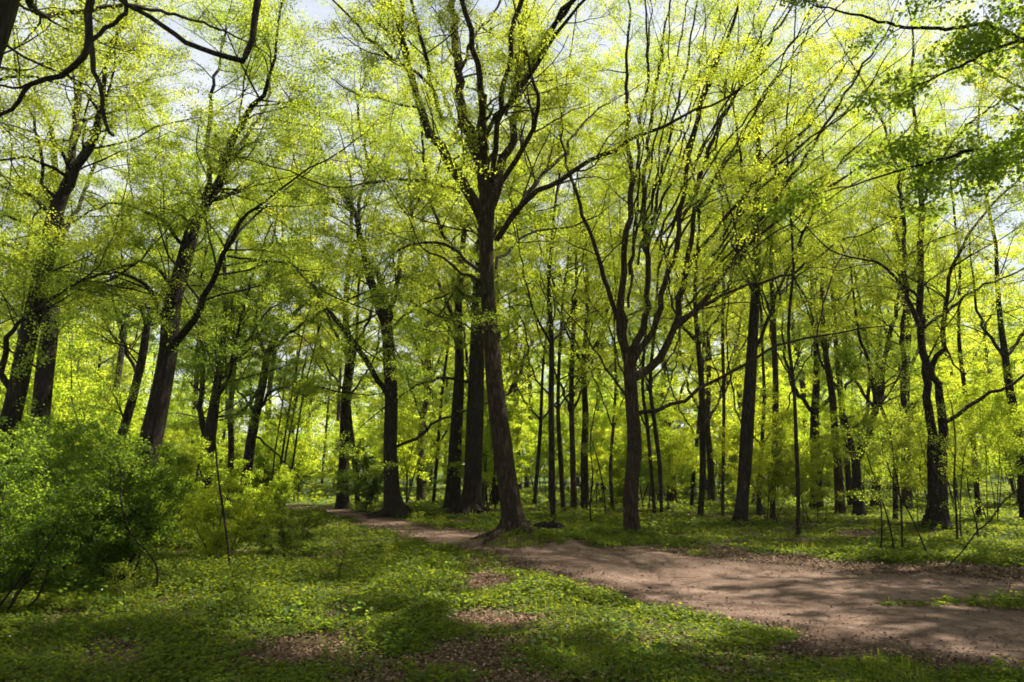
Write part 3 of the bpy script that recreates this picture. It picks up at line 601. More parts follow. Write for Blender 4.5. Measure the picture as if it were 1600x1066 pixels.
D = 6.0
off_tree('tree', 'near tree past the left edge, bare black crooked boughs dangling across the top left corner', (-5.6, 5.3, 0), (-4.6, 5.7, 8.5), .24,
  [([P_(-60, 240, 5.9), P_(-40, 120, D), P_(0, 40, D), P_(22, -60, D), P_(40, -160, D)], [.17, .13, .095, .08, .06], 0),
   ([(-4.75, 5.7, 7.2), P_(60, -190, D), P_(128, -90, D), P_(141, 0, D), P_(139, 62, D), P_(128, 92, D), P_(95, 116, D), P_(50, 130, D), P_(28, 158, D), P_(0, 182, D), P_(-30, 205, D)], [.06, .05, .042, .038, .034, .03, .026, .022, .02, .018, .014], 0),
   ([P_(139, 40, D), P_(142, 90, D), P_(152, 130, D), P_(160, 170, D), P_(170, 205, D), P_(176, 210, D)], [.028, .025, .02, .018, .015, .01], 0),
   ([P_(50, 130, D), P_(30, 138, D), P_(0, 134, D), P_(-30, 138, D)], [.016, .012, .010, .008], 0),
   ([P_(140, 65, D), P_(165, 45, D + .1), P_(190, 25, D + .15), P_(196, 8, D + .2), P_(188, -30, D + .2), P_(160, -120, D)], [.02, .02, .02, .022, .026, .032], 0),
   ([P_(188, 0, D + .2), P_(215, 16, D + .2), P_(250, 38, D + .3), P_(290, 62, D + .3), P_(335, 83, D + .3), P_(375, 92, D + .3), P_(388, 78, D + .3), P_(398, 40, D + .3), P_(402, 0, D + .3), P_(405, -80, D + .2), P_(380, -160, D)],
    [.02, .022, .024, .025, .026, .030, .030, .034, .036, .04, .045], 0),
   ([P_(384, 88, D + .3), P_(380, 99, D + .3)], [.028, .012], 0),
   ([(-4.7, 5.7, 7.6), P_(250, -260, D), P_(380, -160, D)], [.08, .06, .045], .0),
   ([(-4.7, 5.7, 6.8), P_(60, 20, 8.5), P_(200, 10, 9.5), P_(330, 40, 10.5), P_(430, 90, 11.5)], [.07, .04, .03, .02, .008], 1.), ([(-4.7, 5.7, 6.2), P_(-80, 140, 8.5), P_(40, 120, 9.5), P_(150, 150, 10.5)], [.06, .035, .02, .008], .9),
   ([(-4.7, 5.7, 7.4), (-3, 6.6, 9.2), (-1, 7.8, 10.6), (.8, 8.6, 11.2)], [.09, .07, .05, .02], 3.2), ([(-4.65, 5.7, 8.), (-4, 4.5, 9.8), (-2.4, 3.4, 11), (-.6, 3., 12)], [.08, .06, .04, .02], 3.2)],  # two leafy limbs added above the frame for foreground shade
  M_SPRING, 81, zmin=5.9, per_m=1.6, l1=(.8, 2.), n2=5, n3=3, nl=4, size=.075)

off_tree('tree', 'near tree past the right edge, dark green leafy boughs sweeping in from the upper right', (7.6, 7.2, 0), (7.4, 7.6, 11.5), .22,
  [([(7.5, 7.5, 6.2), P_(1640, 60, 8.2), P_(1560, 75, 8.2), P_(1500, 105, 8.2), P_(1440, 132, 8.2), P_(1405, 150, 8.2)], [.05, .03, .022, .016, .011, .006], 1.5),
   ([(7.5, 7.4, 5.2), P_(1650, 190, 8.4), P_(1560, 225, 8.4), P_(1480, 245, 8.4), P_(1400, 268, 8.4), P_(1330, 290, 8.4), P_(1270, 305, 8.4)], [.05, .034, .028, .02, .015, .01, .006], 1.2),
   ([P_(1560, 225, 8.4), P_(1520, 245, 8.), P_(1470, 275, 7.8)], [.016, .012, .006], 1.5),
   ([(7.5, 7.5, 7.0), P_(1640, -60, 8.8), P_(1560, -20, 8.8), P_(1490, 0, 8.8)], [.05, .03, .02, .008], .4),
   ([(7.5, 7.5, 5.8), P_(1560, 45, 9.5), P_(1480, 46, 9.5), P_(1400, 40, 9.5), P_(1330, 22, 9.5), P_(1270, 8, 9.5)], [.045, .034, .028, .024, .018, .01], .35),
   ([(7.45, 7.5, 8.2), (5.8, 7.9, 9.6), (3.8, 8.3, 10.6), (1.6, 8.2, 11.2)], [.09, .07, .05, .02], 6.0), ([(7.45, 7.55, 8.6), (6.2, 6.6, 10), (4.4, 5.8, 11.2), (2.4, 5.2, 12)], [.08, .06, .04, .02], 6.0), ([(7.4, 7.6, 9.2), (6.4, 9.2, 11.2), (4.8, 10.4, 12.4)], [.07, .05, .02], 5.), ([(7.4, 7.6, 9.6), (5.6, 10, 12.2), (3.6, 11.8, 13.6)], [.08, .05, .02], 5.), ([(7.4, 7.6, 10), (7.2, 10.6, 12.8), (6.6, 13., 14)], [.08, .05, .02], 5.), ([(7.4, 7.6, 9.4), (4.6, 8.8, 11.4), (1.4, 9.8, 12.2)], [.08, .05, .02], 5.)],  # high unseen limbs, added to throw shade on the foreground
  M_GREEN, 82, zmin=2., per_m=1.8, l1=(.3, .8), n2=5, l2=(.2, .45), n3=3, l3=(.10, .22), nl=1.5, size=.125, rise=.0, fwd=.8)

# trees added out of view, right and behind, to shade path and foreground
for i, (x, y, h) in enumerate(SHADE_TREES):
    g = np.random.default_rng(300 + i)
    lm_ = []
    for k in range(9):
        a = g.uniform(0, 6.28); z0 = h * g.uniform(.5, .85); L = g.uniform(2., 3.6)
        s = np.array([x, y, z0]); lm_.append(([s, s + [math.cos(a) * L * .5, math.sin(a) * L * .5, L * .45], s + [math.cos(a) * L, math.sin(a) * L, L * 1.1]], [.07, .05, .02], 1.))
    off_tree('tree', ('unseen tree added right of the frame to shade the path', 'unseen tree added behind the viewpoint to shade the foreground')[int(y < 4)], (x, y, 0), (x + g.uniform(-.5, .5), y + g.uniform(-.5, .5), h), .2, lm_, M_SPRING, 310 + i, zmin=h * .48, per_m=.8, l1=(1., 2.6), n2=5, n3=3, nl=1.1, size=.29, jit=.05)['group'] = 'trees added outside the frame for shade'
# ------------------------------------------------------------------ wood behind: prototypes, then copies
def proto_tree(name, seed, h, base, lean, mat, bark, r0=.14, nlimb=13, up=(.5, 1.3), spread=(2.2, 4.), size=.19, fork=False, dens=1., n2=6, n3=4, nl=5):
    g = np.random.default_rng(seed); root = empty(name, (0, 0, 0)); tm, lm = MB(), MB()
    st, sr = smooth_path([(0, 0, -.2), (0, 0, .3), (lean * .25 + g.normal(0, .12), g.normal(0, .15), h * .3), (lean * .6 + g.normal(0, .25), g.normal(0, .3), h * .6), (lean, g.normal(0, .4), h)], [r0 * 1.35, r0 * 1.1, r0 * .9, r0 * .6, .02], .4)
    tubes(tm, st[None], sr[None], 10, ridge=.04, seed=seed); L = [(st[len(st) // 3:], sr[len(st) // 3:], .6)]
    for k in range(nlimb):
        z = h * (base + (.92 - base) * (k + g.uniform(0, 1)) / nlimb); j = int(np.argmin(np.abs(st[:, 2] - z))); a = k * 2.4 + g.uniform(-.5, .5)
        ln = g.uniform(*spread) * (1.15 - .6 * z / h); u = g.uniform(*up)
        e, er = grow(st[j][None], np.array([[math.cos(a), math.sin(a), u]]), np.array([ln]), np.array([sr[j] * g.uniform(.35, .6)]), 8, .05, .13, .25, g)
        tubes(tm, e, er, 6); L.append((e[0], er[0], dens))
    crown(L, tm, lm, g, zmin=h * base * .8, per_m=.62, l1=(1., 2.8), n2=n2, n3=n3, nl=3, size=size, lowr=.005, flat=0.)
    tm.build('trunk', bark, root); lm.build('crown', mat, root); return root

def proto_bush(name, seed, h, nst, mat, size, spread=.5, n2=5, n3=3, nl=5, bare=.15, r0=.018, six=False):
    g = np.random.default_rng(seed); root = empty(name, (0, 0, 0)); tm, lm = MB(), MB(); L = []
    for k in range(nst):
        a = k * 2.4 + g.uniform(-.4, .4); s = g.uniform(.1, 1) * spread
        e, er = grow(np.array([[g.normal(0, .12), g.normal(0, .12), -.05]]), np.array([[math.cos(a) * s, math.sin(a) * s, 1.]]), np.array([h * g.uniform(.45, 1.2)]), np.array([r0 * g.uniform(.7, 1.2)]), 9, .02, .09, .3, g)
        tubes(tm, e, er, 6); j = int(9 * bare); L.append((e[0][j:], er[0][j:], 1.))
    crown(L, tm, lm, g, zmin=h * bare, per_m=4.2 / max(1, h * .5), l1=(h * .16, h * .36), n2=n2, l2=(h * .06, h * .18), n3=n3, l3=(.06, .16) if h < 2.6 else (.12, .3), nl=nl, size=size, lowr=.0022, thin=.004, rise=.1, flat=.15, jit=.04 if h < 2.6 else .07)
    tm.build('stem', M_BARK2, root); lm.build('foliage', mat, root); return root

def sector(x, y):
    a = x / y * F + 800
    for lim, s in ((330, 'behind the dark twin trunk'), (590, 'beyond the path end'), (800, 'beyond the very thick dark trunk'), (1000, 'between the two brown trunks'), (1200, 'behind the tall slim trunk'),
                   (1420, 'behind the slanting trunks')):
        if a < lim: return s
    return 'behind the double trunk'

taken = [tuple(o.location[:2]) for o in bpy.data.objects if o.type == 'EMPTY']
def free(x, y, r):
    p = np.array([x, y])
    if any((x - a) ** 2 + (y - b) ** 2 < r * r for a, b in taken): return False
    return sd_poly(np.array([x]), np.array([y]), PATH)[0] > .5
def scatter(protos, n, y0, y1, gap, adj, group, sc, seed, first_at=None, wide=.92, power=1., xr=None):
    g = np.random.default_rng(seed); used = set(); k = 0; tries = 0
    while k < n and tries < 6000:
        tries += 1
        y = y0 + (y1 - y0) * g.uniform() ** power; x = g.uniform(-wide, wide) * y
        if xr: x = g.uniform(*xr) * y
        if not free(x, y, gap): continue
        taken.append((x, y)); i = k % len(protos); s = g.uniform(*sc); loc = (x, y, float(gz(x, y)) - .02); lab = adj[i] + ' ' + sector(x, y); scl = (s, s, s * g.uniform(.92, 1.1)); rz = g.uniform(0, 6.28)
        if i not in used:
            o = protos[i]; used.add(i); o.location = loc; o.rotation_euler = (0, 0, rz); o.scale = scl; tag(o, lab, adj_cat(adj[i]), group)
        else: copy_thing(protos[i], loc, rz, scl, lab, group)
        k += 1
def adj_cat(a): return 'tree' if 'tree' in a else 'sapling' if 'sapling' in a else 'bush' if 'bush' in a else 'plant'

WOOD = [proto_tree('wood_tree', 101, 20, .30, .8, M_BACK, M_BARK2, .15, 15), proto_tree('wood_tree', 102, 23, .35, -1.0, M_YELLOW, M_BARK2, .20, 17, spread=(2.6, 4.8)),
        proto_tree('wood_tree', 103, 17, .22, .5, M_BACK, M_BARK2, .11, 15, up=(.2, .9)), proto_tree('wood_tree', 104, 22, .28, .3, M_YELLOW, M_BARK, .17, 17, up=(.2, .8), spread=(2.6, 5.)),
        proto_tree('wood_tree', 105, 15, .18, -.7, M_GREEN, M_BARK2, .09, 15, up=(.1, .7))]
scatter(WOOD, 70, 40, 82, 3.0, ['slender yellow leaved tree, bare lower trunk,', 'tall broad crowned tree, thick straight trunk,', 'slim low branched spreading yellow tree', 'wide tree with level leafy boughs', 'small thin green tree, leafy to the ground,'],
        'trees of the wood behind the path', (.85, 1.15), 41, power=.8)
UNDER = [proto_bush('understory_sapling', 111, 5.5, 4, M_LOW, .15, .22, 6, 4, 2.4, .15, .03), proto_bush('understory_sapling', 112, 4.2, 3, M_LOW, .14, .3, 6, 4, 2.4, .15, .025), proto_bush('understory_sapling', 113, 7., 3, M_LOW, .16, .18, 6, 4, 2.4, .2, .035),
         proto_bush('understory_bush', 114, 2.8, 8, M_LOW, .13, .6, 5, 3, 2.6, .1, .018)]
scatter(UNDER, 185, 27, 70, 1.3, ['tall yellow green leafy sapling', 'mid height fresh green sapling', 'very tall thin sapling with layered leaves', 'low spreading green bush'], 'saplings and bushes under the wood', (.8, 1.2), 42, power=1.1)

# far wood: reads as one mass
g = np.random.default_rng(77); fl, n = MB(), 150
for k in range(n):
    y = g.uniform(80, 125); x = g.uniform(-.95, .95) * y; h = g.uniform(13, 24); z0 = gz(x, y)
    e, er = grow(np.array([[x, y, z0 - .3]]), np.array([[g.normal(0, .06), g.normal(0, .06), 1.]]), np.array([h]), np.array([g.uniform(.1, .25)]), 8, .0, .04, .3, g); tubes(fl, e, er, 6)
    m = 30; c = np.stack([x + g.normal(0, 2.4, m), y + g.normal(0, 2.4, m), z0 + h * g.uniform(.05, 1.02, m)], 1); q = 110
    p = np.repeat(c, q, 0) + g.normal(0, 1, (m * q, 3)) * np.array([1.1, 1.1, .4])
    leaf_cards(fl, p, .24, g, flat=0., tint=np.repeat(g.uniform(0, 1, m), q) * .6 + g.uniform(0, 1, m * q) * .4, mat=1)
tag(fl.build('far_wood', [M_BARK2, M_BACK]), kind='stuff')

# ------------------------------------------------------------------ shrubs and saplings of the foreground, traced
def shrub(name, label, cat, px, py, d, h, nst, mat, size, seed, **kw):
    o = proto_bush(name, seed, h, nst, mat, size, **kw); x, y = (ground_at(px, py)[:2] if d is None else at(px, 735, d)[0][:2])
    o.location = (x, y, float(gz(x, y)) - .02); tag(o, label, cat, 'shrubs at the left'); taken.append((x, y)); return o
B6 = dict(n2=5, n3=3, nl=2, bare=.1)
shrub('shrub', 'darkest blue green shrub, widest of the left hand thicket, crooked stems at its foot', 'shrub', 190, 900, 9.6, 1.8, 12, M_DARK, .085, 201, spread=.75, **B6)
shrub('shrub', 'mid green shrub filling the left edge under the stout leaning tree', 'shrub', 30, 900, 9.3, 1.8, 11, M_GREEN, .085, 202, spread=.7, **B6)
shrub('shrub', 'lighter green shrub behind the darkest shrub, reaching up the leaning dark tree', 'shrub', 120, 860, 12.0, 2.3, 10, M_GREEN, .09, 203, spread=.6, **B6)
shrub('shrub', 'bright yellow green bush lit by sun right of the darkest shrub', 'bush', 345, 850, 13.2, 1.35, 11, M_LOW, .08, 204, spread=.95, **B6)
shrub('shrub', 'sunlit bush farther back between the dark twin trunk and the path end', 'bush', 420, 800, 19., 1.4, 10, M_LOW, .09, 205, spread=.9, **B6)
shrub('shrub', 'bush of pale fresh leaves beneath the thin leaning trunk', 'bush', 265, 840, 15.5, 1.8, 9, M_LOW, .09, 206, spread=.7, **B6)
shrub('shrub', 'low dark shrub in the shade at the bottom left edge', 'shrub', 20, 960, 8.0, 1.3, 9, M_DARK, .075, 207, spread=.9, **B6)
shrub('shrub', 'knee high leafy shrub in front of the bright yellow green bush', 'shrub', 455, 860, 14.2, .8, 9, M_COVER, .07, 208, spread=1.0, **B6)
shrub('shrub', 'small deep green shrub beside the foot of the arching bough tree', 'shrub', 580, 796, 27., 2.4, 8, M_DARK, .10, 209, spread=.7, **B6)
shrub('shrub', 'green shrub screening the left edge behind the stout leaning tree', 'shrub', -60, 800, 16., 3.2, 9, M_GREEN, .10, 210, spread=.5, **B6)
shrub('shrub', 'dense green shrub between the two left hand leaning trunks', 'shrub', 130, 800, 18.5, 3.2, 9, M_GREEN, .10, 211, spread=.5, **B6)
for args in (('fresh green bush in front of the dark trunk on the right grass', 1195, 21.0, 2.9, 7, M_LOW, .085, 221), ('small light green bush with layered leaves right of the thin dark trunk', 1270, 20.5, 2.1, 5, M_SPRING, .08, 222),
             ('leafy bush crossing the foot of the double trunk', 1440, 20., 3.0, 5, M_SPRING, .085, 223), ('wide leafy bush right of the double trunk', 1545, 21.5, 4., 6, M_LOW, .095, 224), ('round bush behind the two thin wavy trunks', 1045, 27.5, 3.4, 7, M_LOW, .095, 225),
             ('dim bush behind the slanting trunks at the far right', 1340, 29., 4.2, 7, M_LOW, .11, 226)):
    o = proto_bush('bush', args[7], args[3], args[4], args[5], args[6], spread=.45, n2=6, n3=3, nl=3, bare=.3, r0=.016); p = at(args[1], 735, args[2])[0]
    o.location = (p[0], p[1], float(gz(p[0], p[1])) - .02); tag(o, args[0], 'bush', 'bushes on the right hand grass'); taken.append((p[0], p[1]))

def thin_stem(label, pts, seed, mat=M_SPRING, size=.06, zmin=1.2, d=None, twigs=True, cat='sapling', name='sapling', extend=.6, per_m=1.6, l1=(.3, .9)):
    pts = [(a, b, c * .62) for a, b, c in pts]
    return T(name, label, pts, [], d=d, mat_leaf=mat, zmin=zmin, seed=seed, flare=.15, sides=8, extend=extend, stem_dens=1., per_m=per_m, l1=l1, n2=3, l2=(.12, .3), n3=2, l3=(.06, .15), nl=3, size=size, cat=cat, lowr=.0025, thin=.004)
thin_stem('tall whip thin dark sapling in front of the bright yellow green bush', [(361, 906, 6), (357, 860, 6), (349, 800, 6), (341, 745, 5), (336, 690, 5), (333, 640, 4), (340, 590, 4), (336, 540, 3)], 401, M_GREEN, .07, 2.0)
thin_stem('crooked dark sapling stem in the left hand thicket', [(108, 920, 7), (92, 850, 7), (80, 790, 6), (62, 745, 5), (48, 700, 4)], 402, M_GREEN, .07, 1.3)
thin_stem('dark forked sapling stem in front of the darkest shrub', [(243, 935, 5), (246, 888, 5), (228, 860, 4), (206, 838, 4), (190, 790, 4), (188, 735, 3)], 403, M_DARK, .07, 1.3)
RS = 'thin saplings by the right hand path edge'
for i, (lab, pts) in enumerate([
    ('thin sapling stem leaning left out of the leaf litter, left of the path edge group', [(1452, 872, 5), (1436, 835, 4), (1420, 800, 4), (1400, 765, 3), (1385, 720, 3)]),
    ('straight thin sapling at the left end of the path edge group', [(1376, 862, 4), (1378, 820, 4), (1374, 770, 3), (1362, 735, 3), (1352, 700, 3)]),
    ('slanting sapling between the straight thin sapling and the paired stems', [(1397, 862, 5), (1392, 830, 4), (1381, 790, 4), (1366, 755, 3), (1350, 730, 2)]),
    ('upright paired stem left of the double trunk foot', [(1410, 862, 4), (1409, 820, 5), (1407, 780, 4), (1398, 730, 3), (1392, 680, 3)]),
    ('upright thin sapling right of the double trunk', [(1496, 848, 5), (1494, 800, 5), (1491, 740, 4), (1493, 690, 3), (1488, 640, 3)]),
    ('second upright thin sapling right of the double trunk, shorter', [(1503, 846, 4), (1500, 815, 3), (1501, 770, 3), (1505, 720, 3)]),
    ('small bent sapling behind the long leaning stick at right', [(1529, 845, 4), (1525, 815, 4), (1518, 790, 3), (1512, 760, 3)]),
    ('thin young sapling on the grass between the slim tree and the many stemmed tree', [(924, 824, 4), (922, 790, 4), (926, 740, 4), (922, 690, 3), (930, 640, 3)]),
    ('little sapling left of the many stemmed tree, forked like a hand', [(946, 812, 4), (944, 770, 3), (934, 720, 3), (925, 690, 3)])]):
    tag(thin_stem(lab, pts, 410 + i, M_SPRING, .065, .7, per_m=1.9), group=RS)
thin_stem('long bare dark stick leaning right over the grass at the right edge of the path', [(1478, 888, 3.2), (1503, 862, 3.4), (1528, 829, 3.8), (1546, 815, 3.8), (1568, 783, 3.6), (1592, 764, 3), (1625, 730, 2.4)], 430, M_SPRING, .09, .8, per_m=1.6)
CS = 'canes of the slim clump at the end of the path'
for i, pts in enumerate([[(428, 790, 6), (441, 710, 6), (452, 640, 5), (466, 560, 4), (478, 500, 3)], [(436, 791, 5), (445, 720, 5), (458, 650, 5), (476, 570, 4)], [(444, 792, 6), (458, 720, 5), (470, 640, 5), (480, 590, 4), (500, 510, 3)], [(424, 788, 5), (428, 720, 4), (440, 640, 4), (448, 560, 3)]]):
    tag(thin_stem(['tallest of the four canes', 'middle cane, close to the tallest one', 'rightmost of the four canes, tilted most', 'leftmost and thinnest of the four canes'][i] + ' at the left end of the path', pts, 440 + i, M_BACK, .09, 2.5, d=26. + .3 * i, l1=(.6, 1.6), extend=2.), group=CS)

# seedlings in the sunny meadow left of the path
SEED = proto_bush('seedling', 231, .62, 2, M_COVER, .045, spread=.25, n2=3, n3=2, nl=3, bare=.35, r0=.006)
for i, (px, py, s, lab) in enumerate([(520, 915, 1.25, 'tallest seedling in the meadow, nearest of its row'), (538, 893, 1.0, 'seedling just behind the tallest meadow seedling'), (612, 905, .8, 'seedling at the edge of the sunny meadow strip'), (628, 880, .9, 'leafy seedling between the meadow and the path bend'),
                                      (402, 893, 1.1, 'seedling right of the whip thin sapling'), (450, 895, 1.05, 'seedling in front of the knee high leafy shrub'), (655, 838, .9, 'seedling growing in the middle of the far path'), (692, 836, .7, 'small seedling on the path right of the middle one'), (376, 985, .9, 'lone broad leaved seedling in the shady foreground'),
                                      (168, 975, .9, 'seedling in front of the darkest shrub'), (1220, 800, 1.1, 'seedling on the far right grass near the slim trunks')]):
    p = ground_at(px, py); loc = (p[0], p[1], float(gz(p[0], p[1])))
    if i == 0: o = SEED; o.location = loc; o.scale = (s,) * 3; tag(o, lab, 'seedling', 'seedlings in the meadow')
    else: o = copy_thing(SEED, loc, i * 1.3, (s,) * 3, lab, 'seedlings in the meadow')

# rotten log right of the largest tree
p = ground_at(858, 828); lg = empty('log', (p[0], p[1], float(gz(p[0], p[1]))), 'short dark rotten log lying in the grass right of the largest trunk', 'log', rz=.15)
lb = MB(); q, qr = smooth_path([(-.42, 0, .05), (-.36, 0, .07), (0, .02, .10), (.34, .04, .07), (.46, .05, .03)], [.05, .12, .13, .10, .03], .05); tubes(lb, q[None], qr[None], 16, ridge=.06, seed=9)
q, qr = smooth_path([(.05, 0, .15), (.12, -.05, .26), (.2, -.06, .33)], [.04, .028, .012], .05); tubes(lb, q[None], qr[None], 8); lb.build('trunk_piece', M_BARK2, lg)

# ------------------------------------------------------------------ ground, path
def axis(n, near, far):
    t = np.linspace(-1, 1, n); return np.sinh(t * 4.2) / math.sinh(4.2) * far
xs = np.concatenate([-np.geomspace(900, 42, 16), np.linspace(-40, 40, 220), np.geomspace(42, 900, 16)]); ys = np.concatenate([-np.geomspace(300, 8, 10), np.linspace(-6, 60, 200), np.geomspace(62, 1200, 22)])
X, Y = np.meshgrid(xs, ys); Z = gz(X, Y)
def green(x, y):
    """how green the floor is: 0 bare litter .. 1 full cover"""
    d = sd_poly(x, y, PATH)
    near = np.clip((np.hypot(x, y) - 6) / 9, 0, 1)
    v = .46 + .30 * near + .16 * patch(x, y) + .30 * fine(x, y)
    px = x / np.maximum(y, 1) * F + 800
    right = (px > 1000) & (d > 0) & (y > depth_of(905))
    v = v + np.where((x > -2.2) & (d < 3) & (y < 9.5), .30 * np.clip((x + 1.2) / 2., 0, 1), 0)
    v = v + .35 * ((x > .3 + .2 * fine(x, y)) & (y < 9) & (d > .1))
    v = v - np.where(right, 1.1 * np.clip(1.35 - d / 1.3, 0, 1), 0) - np.where(~right, .45 * np.clip(1 - d / .28, 0, 1), 0)
    v = v - .5 * np.exp(-(((x - ground_at(870, 890)[0]) / 1.6) ** 2 + ((y - ground_at(870, 890)[1]) / 1.1) ** 2))
    v = v + .7 * np.exp(-((x - MOUND[0] - .15) ** 2 + ((y - MOUND[1] + .5)) ** 2) / .5)
    return np.clip(v, 0, 1)
gm = MB(); nx, ny = len(xs), len(ys); i = np.arange(ny - 1)[:, None] * nx; j = np.arange(nx - 1)[None]
gm.add(np.stack([X, Y, Z], -1).reshape(-1, 3), np.stack([i + j, i + j + 1, i + nx + j + 1, i + nx + j], -1).reshape(-1, 4), green(X, Y).ravel() * .65)
tag(gm.build('ground', ground_mat()), kind='structure')

def sheet(name, poly, mat, step, lift, wob, edge):
    P = np.array(poly); x = np.arange(P[:, 0].min() - .6, min(P[:, 0].max(), 30) + .6, step); y = np.arange(P[:, 1].min() - .6, P[:, 1].max() + .6, step * 1.3)
    X, Y = np.meshgrid(x, y); d = sd_poly(X, Y, poly) + wob * .5 * fine(X, Y) + wob * .6 * patch(X, Y)
    d = d + .8 * np.clip(1.1 - np.hypot((X - MOUND[0]) / .95, (Y - MOUND[1] + .15) / .75), 0, 1) * (name == 'path')
    k = np.minimum(np.minimum(d[:-1, :-1], d[1:, :-1]), np.minimum(d[:-1, 1:], d[1:, 1:])) < .0
    nx = len(x); jj, ii = np.meshgrid(np.arange(len(x) - 1), np.arange(len(y) - 1)); a = (ii * nx + jj)[k]
    f = np.stack([a, a + 1, a + nx + 1, a + nx], 1); u, inv = np.unique(f, return_inverse=True); V = np.stack([X.ravel(), Y.ravel(), gz(X, Y).ravel() + lift + .006 * fine(X * 1.2, Y * 1.2).ravel()], 1)[u]
    mb = MB(); mb.add(V, inv.reshape(f.shape), np.clip(.62 + d.ravel()[u] / edge, 0, 1)); return tag(mb.build(name, mat), kind='structure')
DIRT = dirt_mat()
sheet('path', PATH, DIRT, .09, .016, .26, 1.1)
sheet('far_path', FARP, DIRT, .16, .016, .25, 1.0)

# ------------------------------------------------------------------ ground cover
def fpos(g, n, y0, y1):
    """points on the seen ground between two distances"""
    y = np.sqrt(g.uniform(y0 * y0, y1 * y1, n)); x = g.uniform(-.86, .86, n) * y; return x, y
STRIP = ground_at(1570, 947)
def path_d(x, y):
    d = np.minimum(sd_poly(x, y, PATH), sd_poly(x, y, FARP) + .1) + .12 * fine(x, y) + .12 * patch(x, y)
    m = np.hypot((x - MOUND[0]) / .95, (y - MOUND[1] + .25) / .8)
    s = np.hypot((x - STRIP[0]) / 1.5, (y - STRIP[1]) / .28); d = np.where((s < 1) & (fine(x, y) > -.5), .25, d)
    return np.where(m < 1.05, .4, d)
g = np.random.default_rng(500); cov = MB(); grs = MB(); lit = MB()
for n, y0, y1, size, hgt, k in ((26000, 4.3, 8, .027, .19, 9), (34000, 8, 13, .035, .20, 8), (30000, 13, 20, .048, .17, 6), (28000, 20, 32, .075, .19, 5), (12000, 32, 62, .17, .24, 4)):
    x, y = fpos(g, n, y0, y1); d = path_d(x, y); gr = green(x, y); keep = (d > .05 + g.uniform(0, .35, n) ** 2) & (gr > g.uniform(.12, 1.0, n)); x, y, gr = x[keep], y[keep], gr[keep]; m = len(x)
    clump = np.clip(.45 + .35 * fine(x * .7, y * .7) + .25 * patch(x, y), .12, 1.3)
    hh = hgt * clump * g.uniform(.5, 1.2, m)
    a = g.uniform(0, 6.28, (m, k)); r = g.uniform(.1, 1, (m, k)) * (size * 1.9); 
    p = np.stack([x[:, None] + np.cos(a) * r, y[:, None] + np.sin(a) * r, (gz(x, y) + .01)[:, None] + hh[:, None] * g.uniform(.25, 1, (m, k))], -1).reshape(-1, 3)
    tint = np.repeat(g.uniform(0, 1, m), k) * .6 + g.uniform(0, .4, m * k)
    leaf_cards(cov, p, size * (1.15 if y0 < 13 else 1.25), g, flat=1.7, droop=.1, wide=.5, six=y0 < 13, tint=tint)
n = 2600; x, y = fpos(g, n, 4.4, 15); d = path_d(x, y); gr = green(x, y); keep = (d > .1) & (gr > g.uniform(.35, .8, n)) & (fine(x * .45 + 3, y * .45) > g.uniform(-.2, 1.6, n)); x, y = x[keep], y[keep]; m = len(x); k = 9
a = g.uniform(0, 6.28, (m, k)); rr_ = g.uniform(.02, .13, (m, k)); pz = (gz(x, y))[:, None] + g.uniform(.08, .30, (m, k)) * g.uniform(.5, 1.1, (m, 1))
leaf_cards(cov, np.stack([x[:, None] + np.cos(a) * rr_, y[:, None] + np.sin(a) * rr_, pz], -1).reshape(-1, 3), .055, g, flat=1.3, droop=.3, wide=.42, six=True, tint=np.repeat(g.uniform(0, .8, m), k) + g.uniform(0, .2, m * k), mat=1)
tag(cov.build('ground_cover', [M_COVER, M_GREEN]), kind='stuff')
pb = MB(); n = 5200; x = g.uniform(-8, 14, n); y = g.uniform(5, 24, n); keep = sd_poly(x, y, PATH) < .05; x, y = x[keep], y[keep]; m = len(x)
cube = np.array([[-1, -1, -1], [1, -1, -1], [1.1, .9, -1], [-.9, 1.1, -1], [-.55, -.6, .7], [.6, -.5, .8], [.5, .6, .6], [-.6, .5, .75]]); s_ = np.exp(g.normal(math.log(.009), .45, m)); an = g.uniform(0, 6.28, m)
V = cube[None] * s_[:, None, None] * g.uniform(.7, 1.3, (m, 8, 3)); V = np.stack([V[..., 0] * np.cos(an)[:, None] - V[..., 1] * np.sin(an)[:, None], V[..., 0] * np.sin(an)[:, None] + V[..., 1] * np.cos(an)[:, None], V[..., 2] * .6], -1) + np.stack([x, y, gz(x, y) + .010], 1)[:, None]
fq = np.array([[4, 5, 6, 7], [0, 1, 5, 4], [1, 2, 6, 5], [2, 3, 7, 6], [3, 0, 4, 7]]); pb.add(V.reshape(-1, 3), (np.arange(m)[:, None, None] * 8 + fq).reshape(-1, 4), np.repeat(g.uniform(0, 1, m), 8))
tag(pb.build('pebbles', M_STONE), kind='stuff')
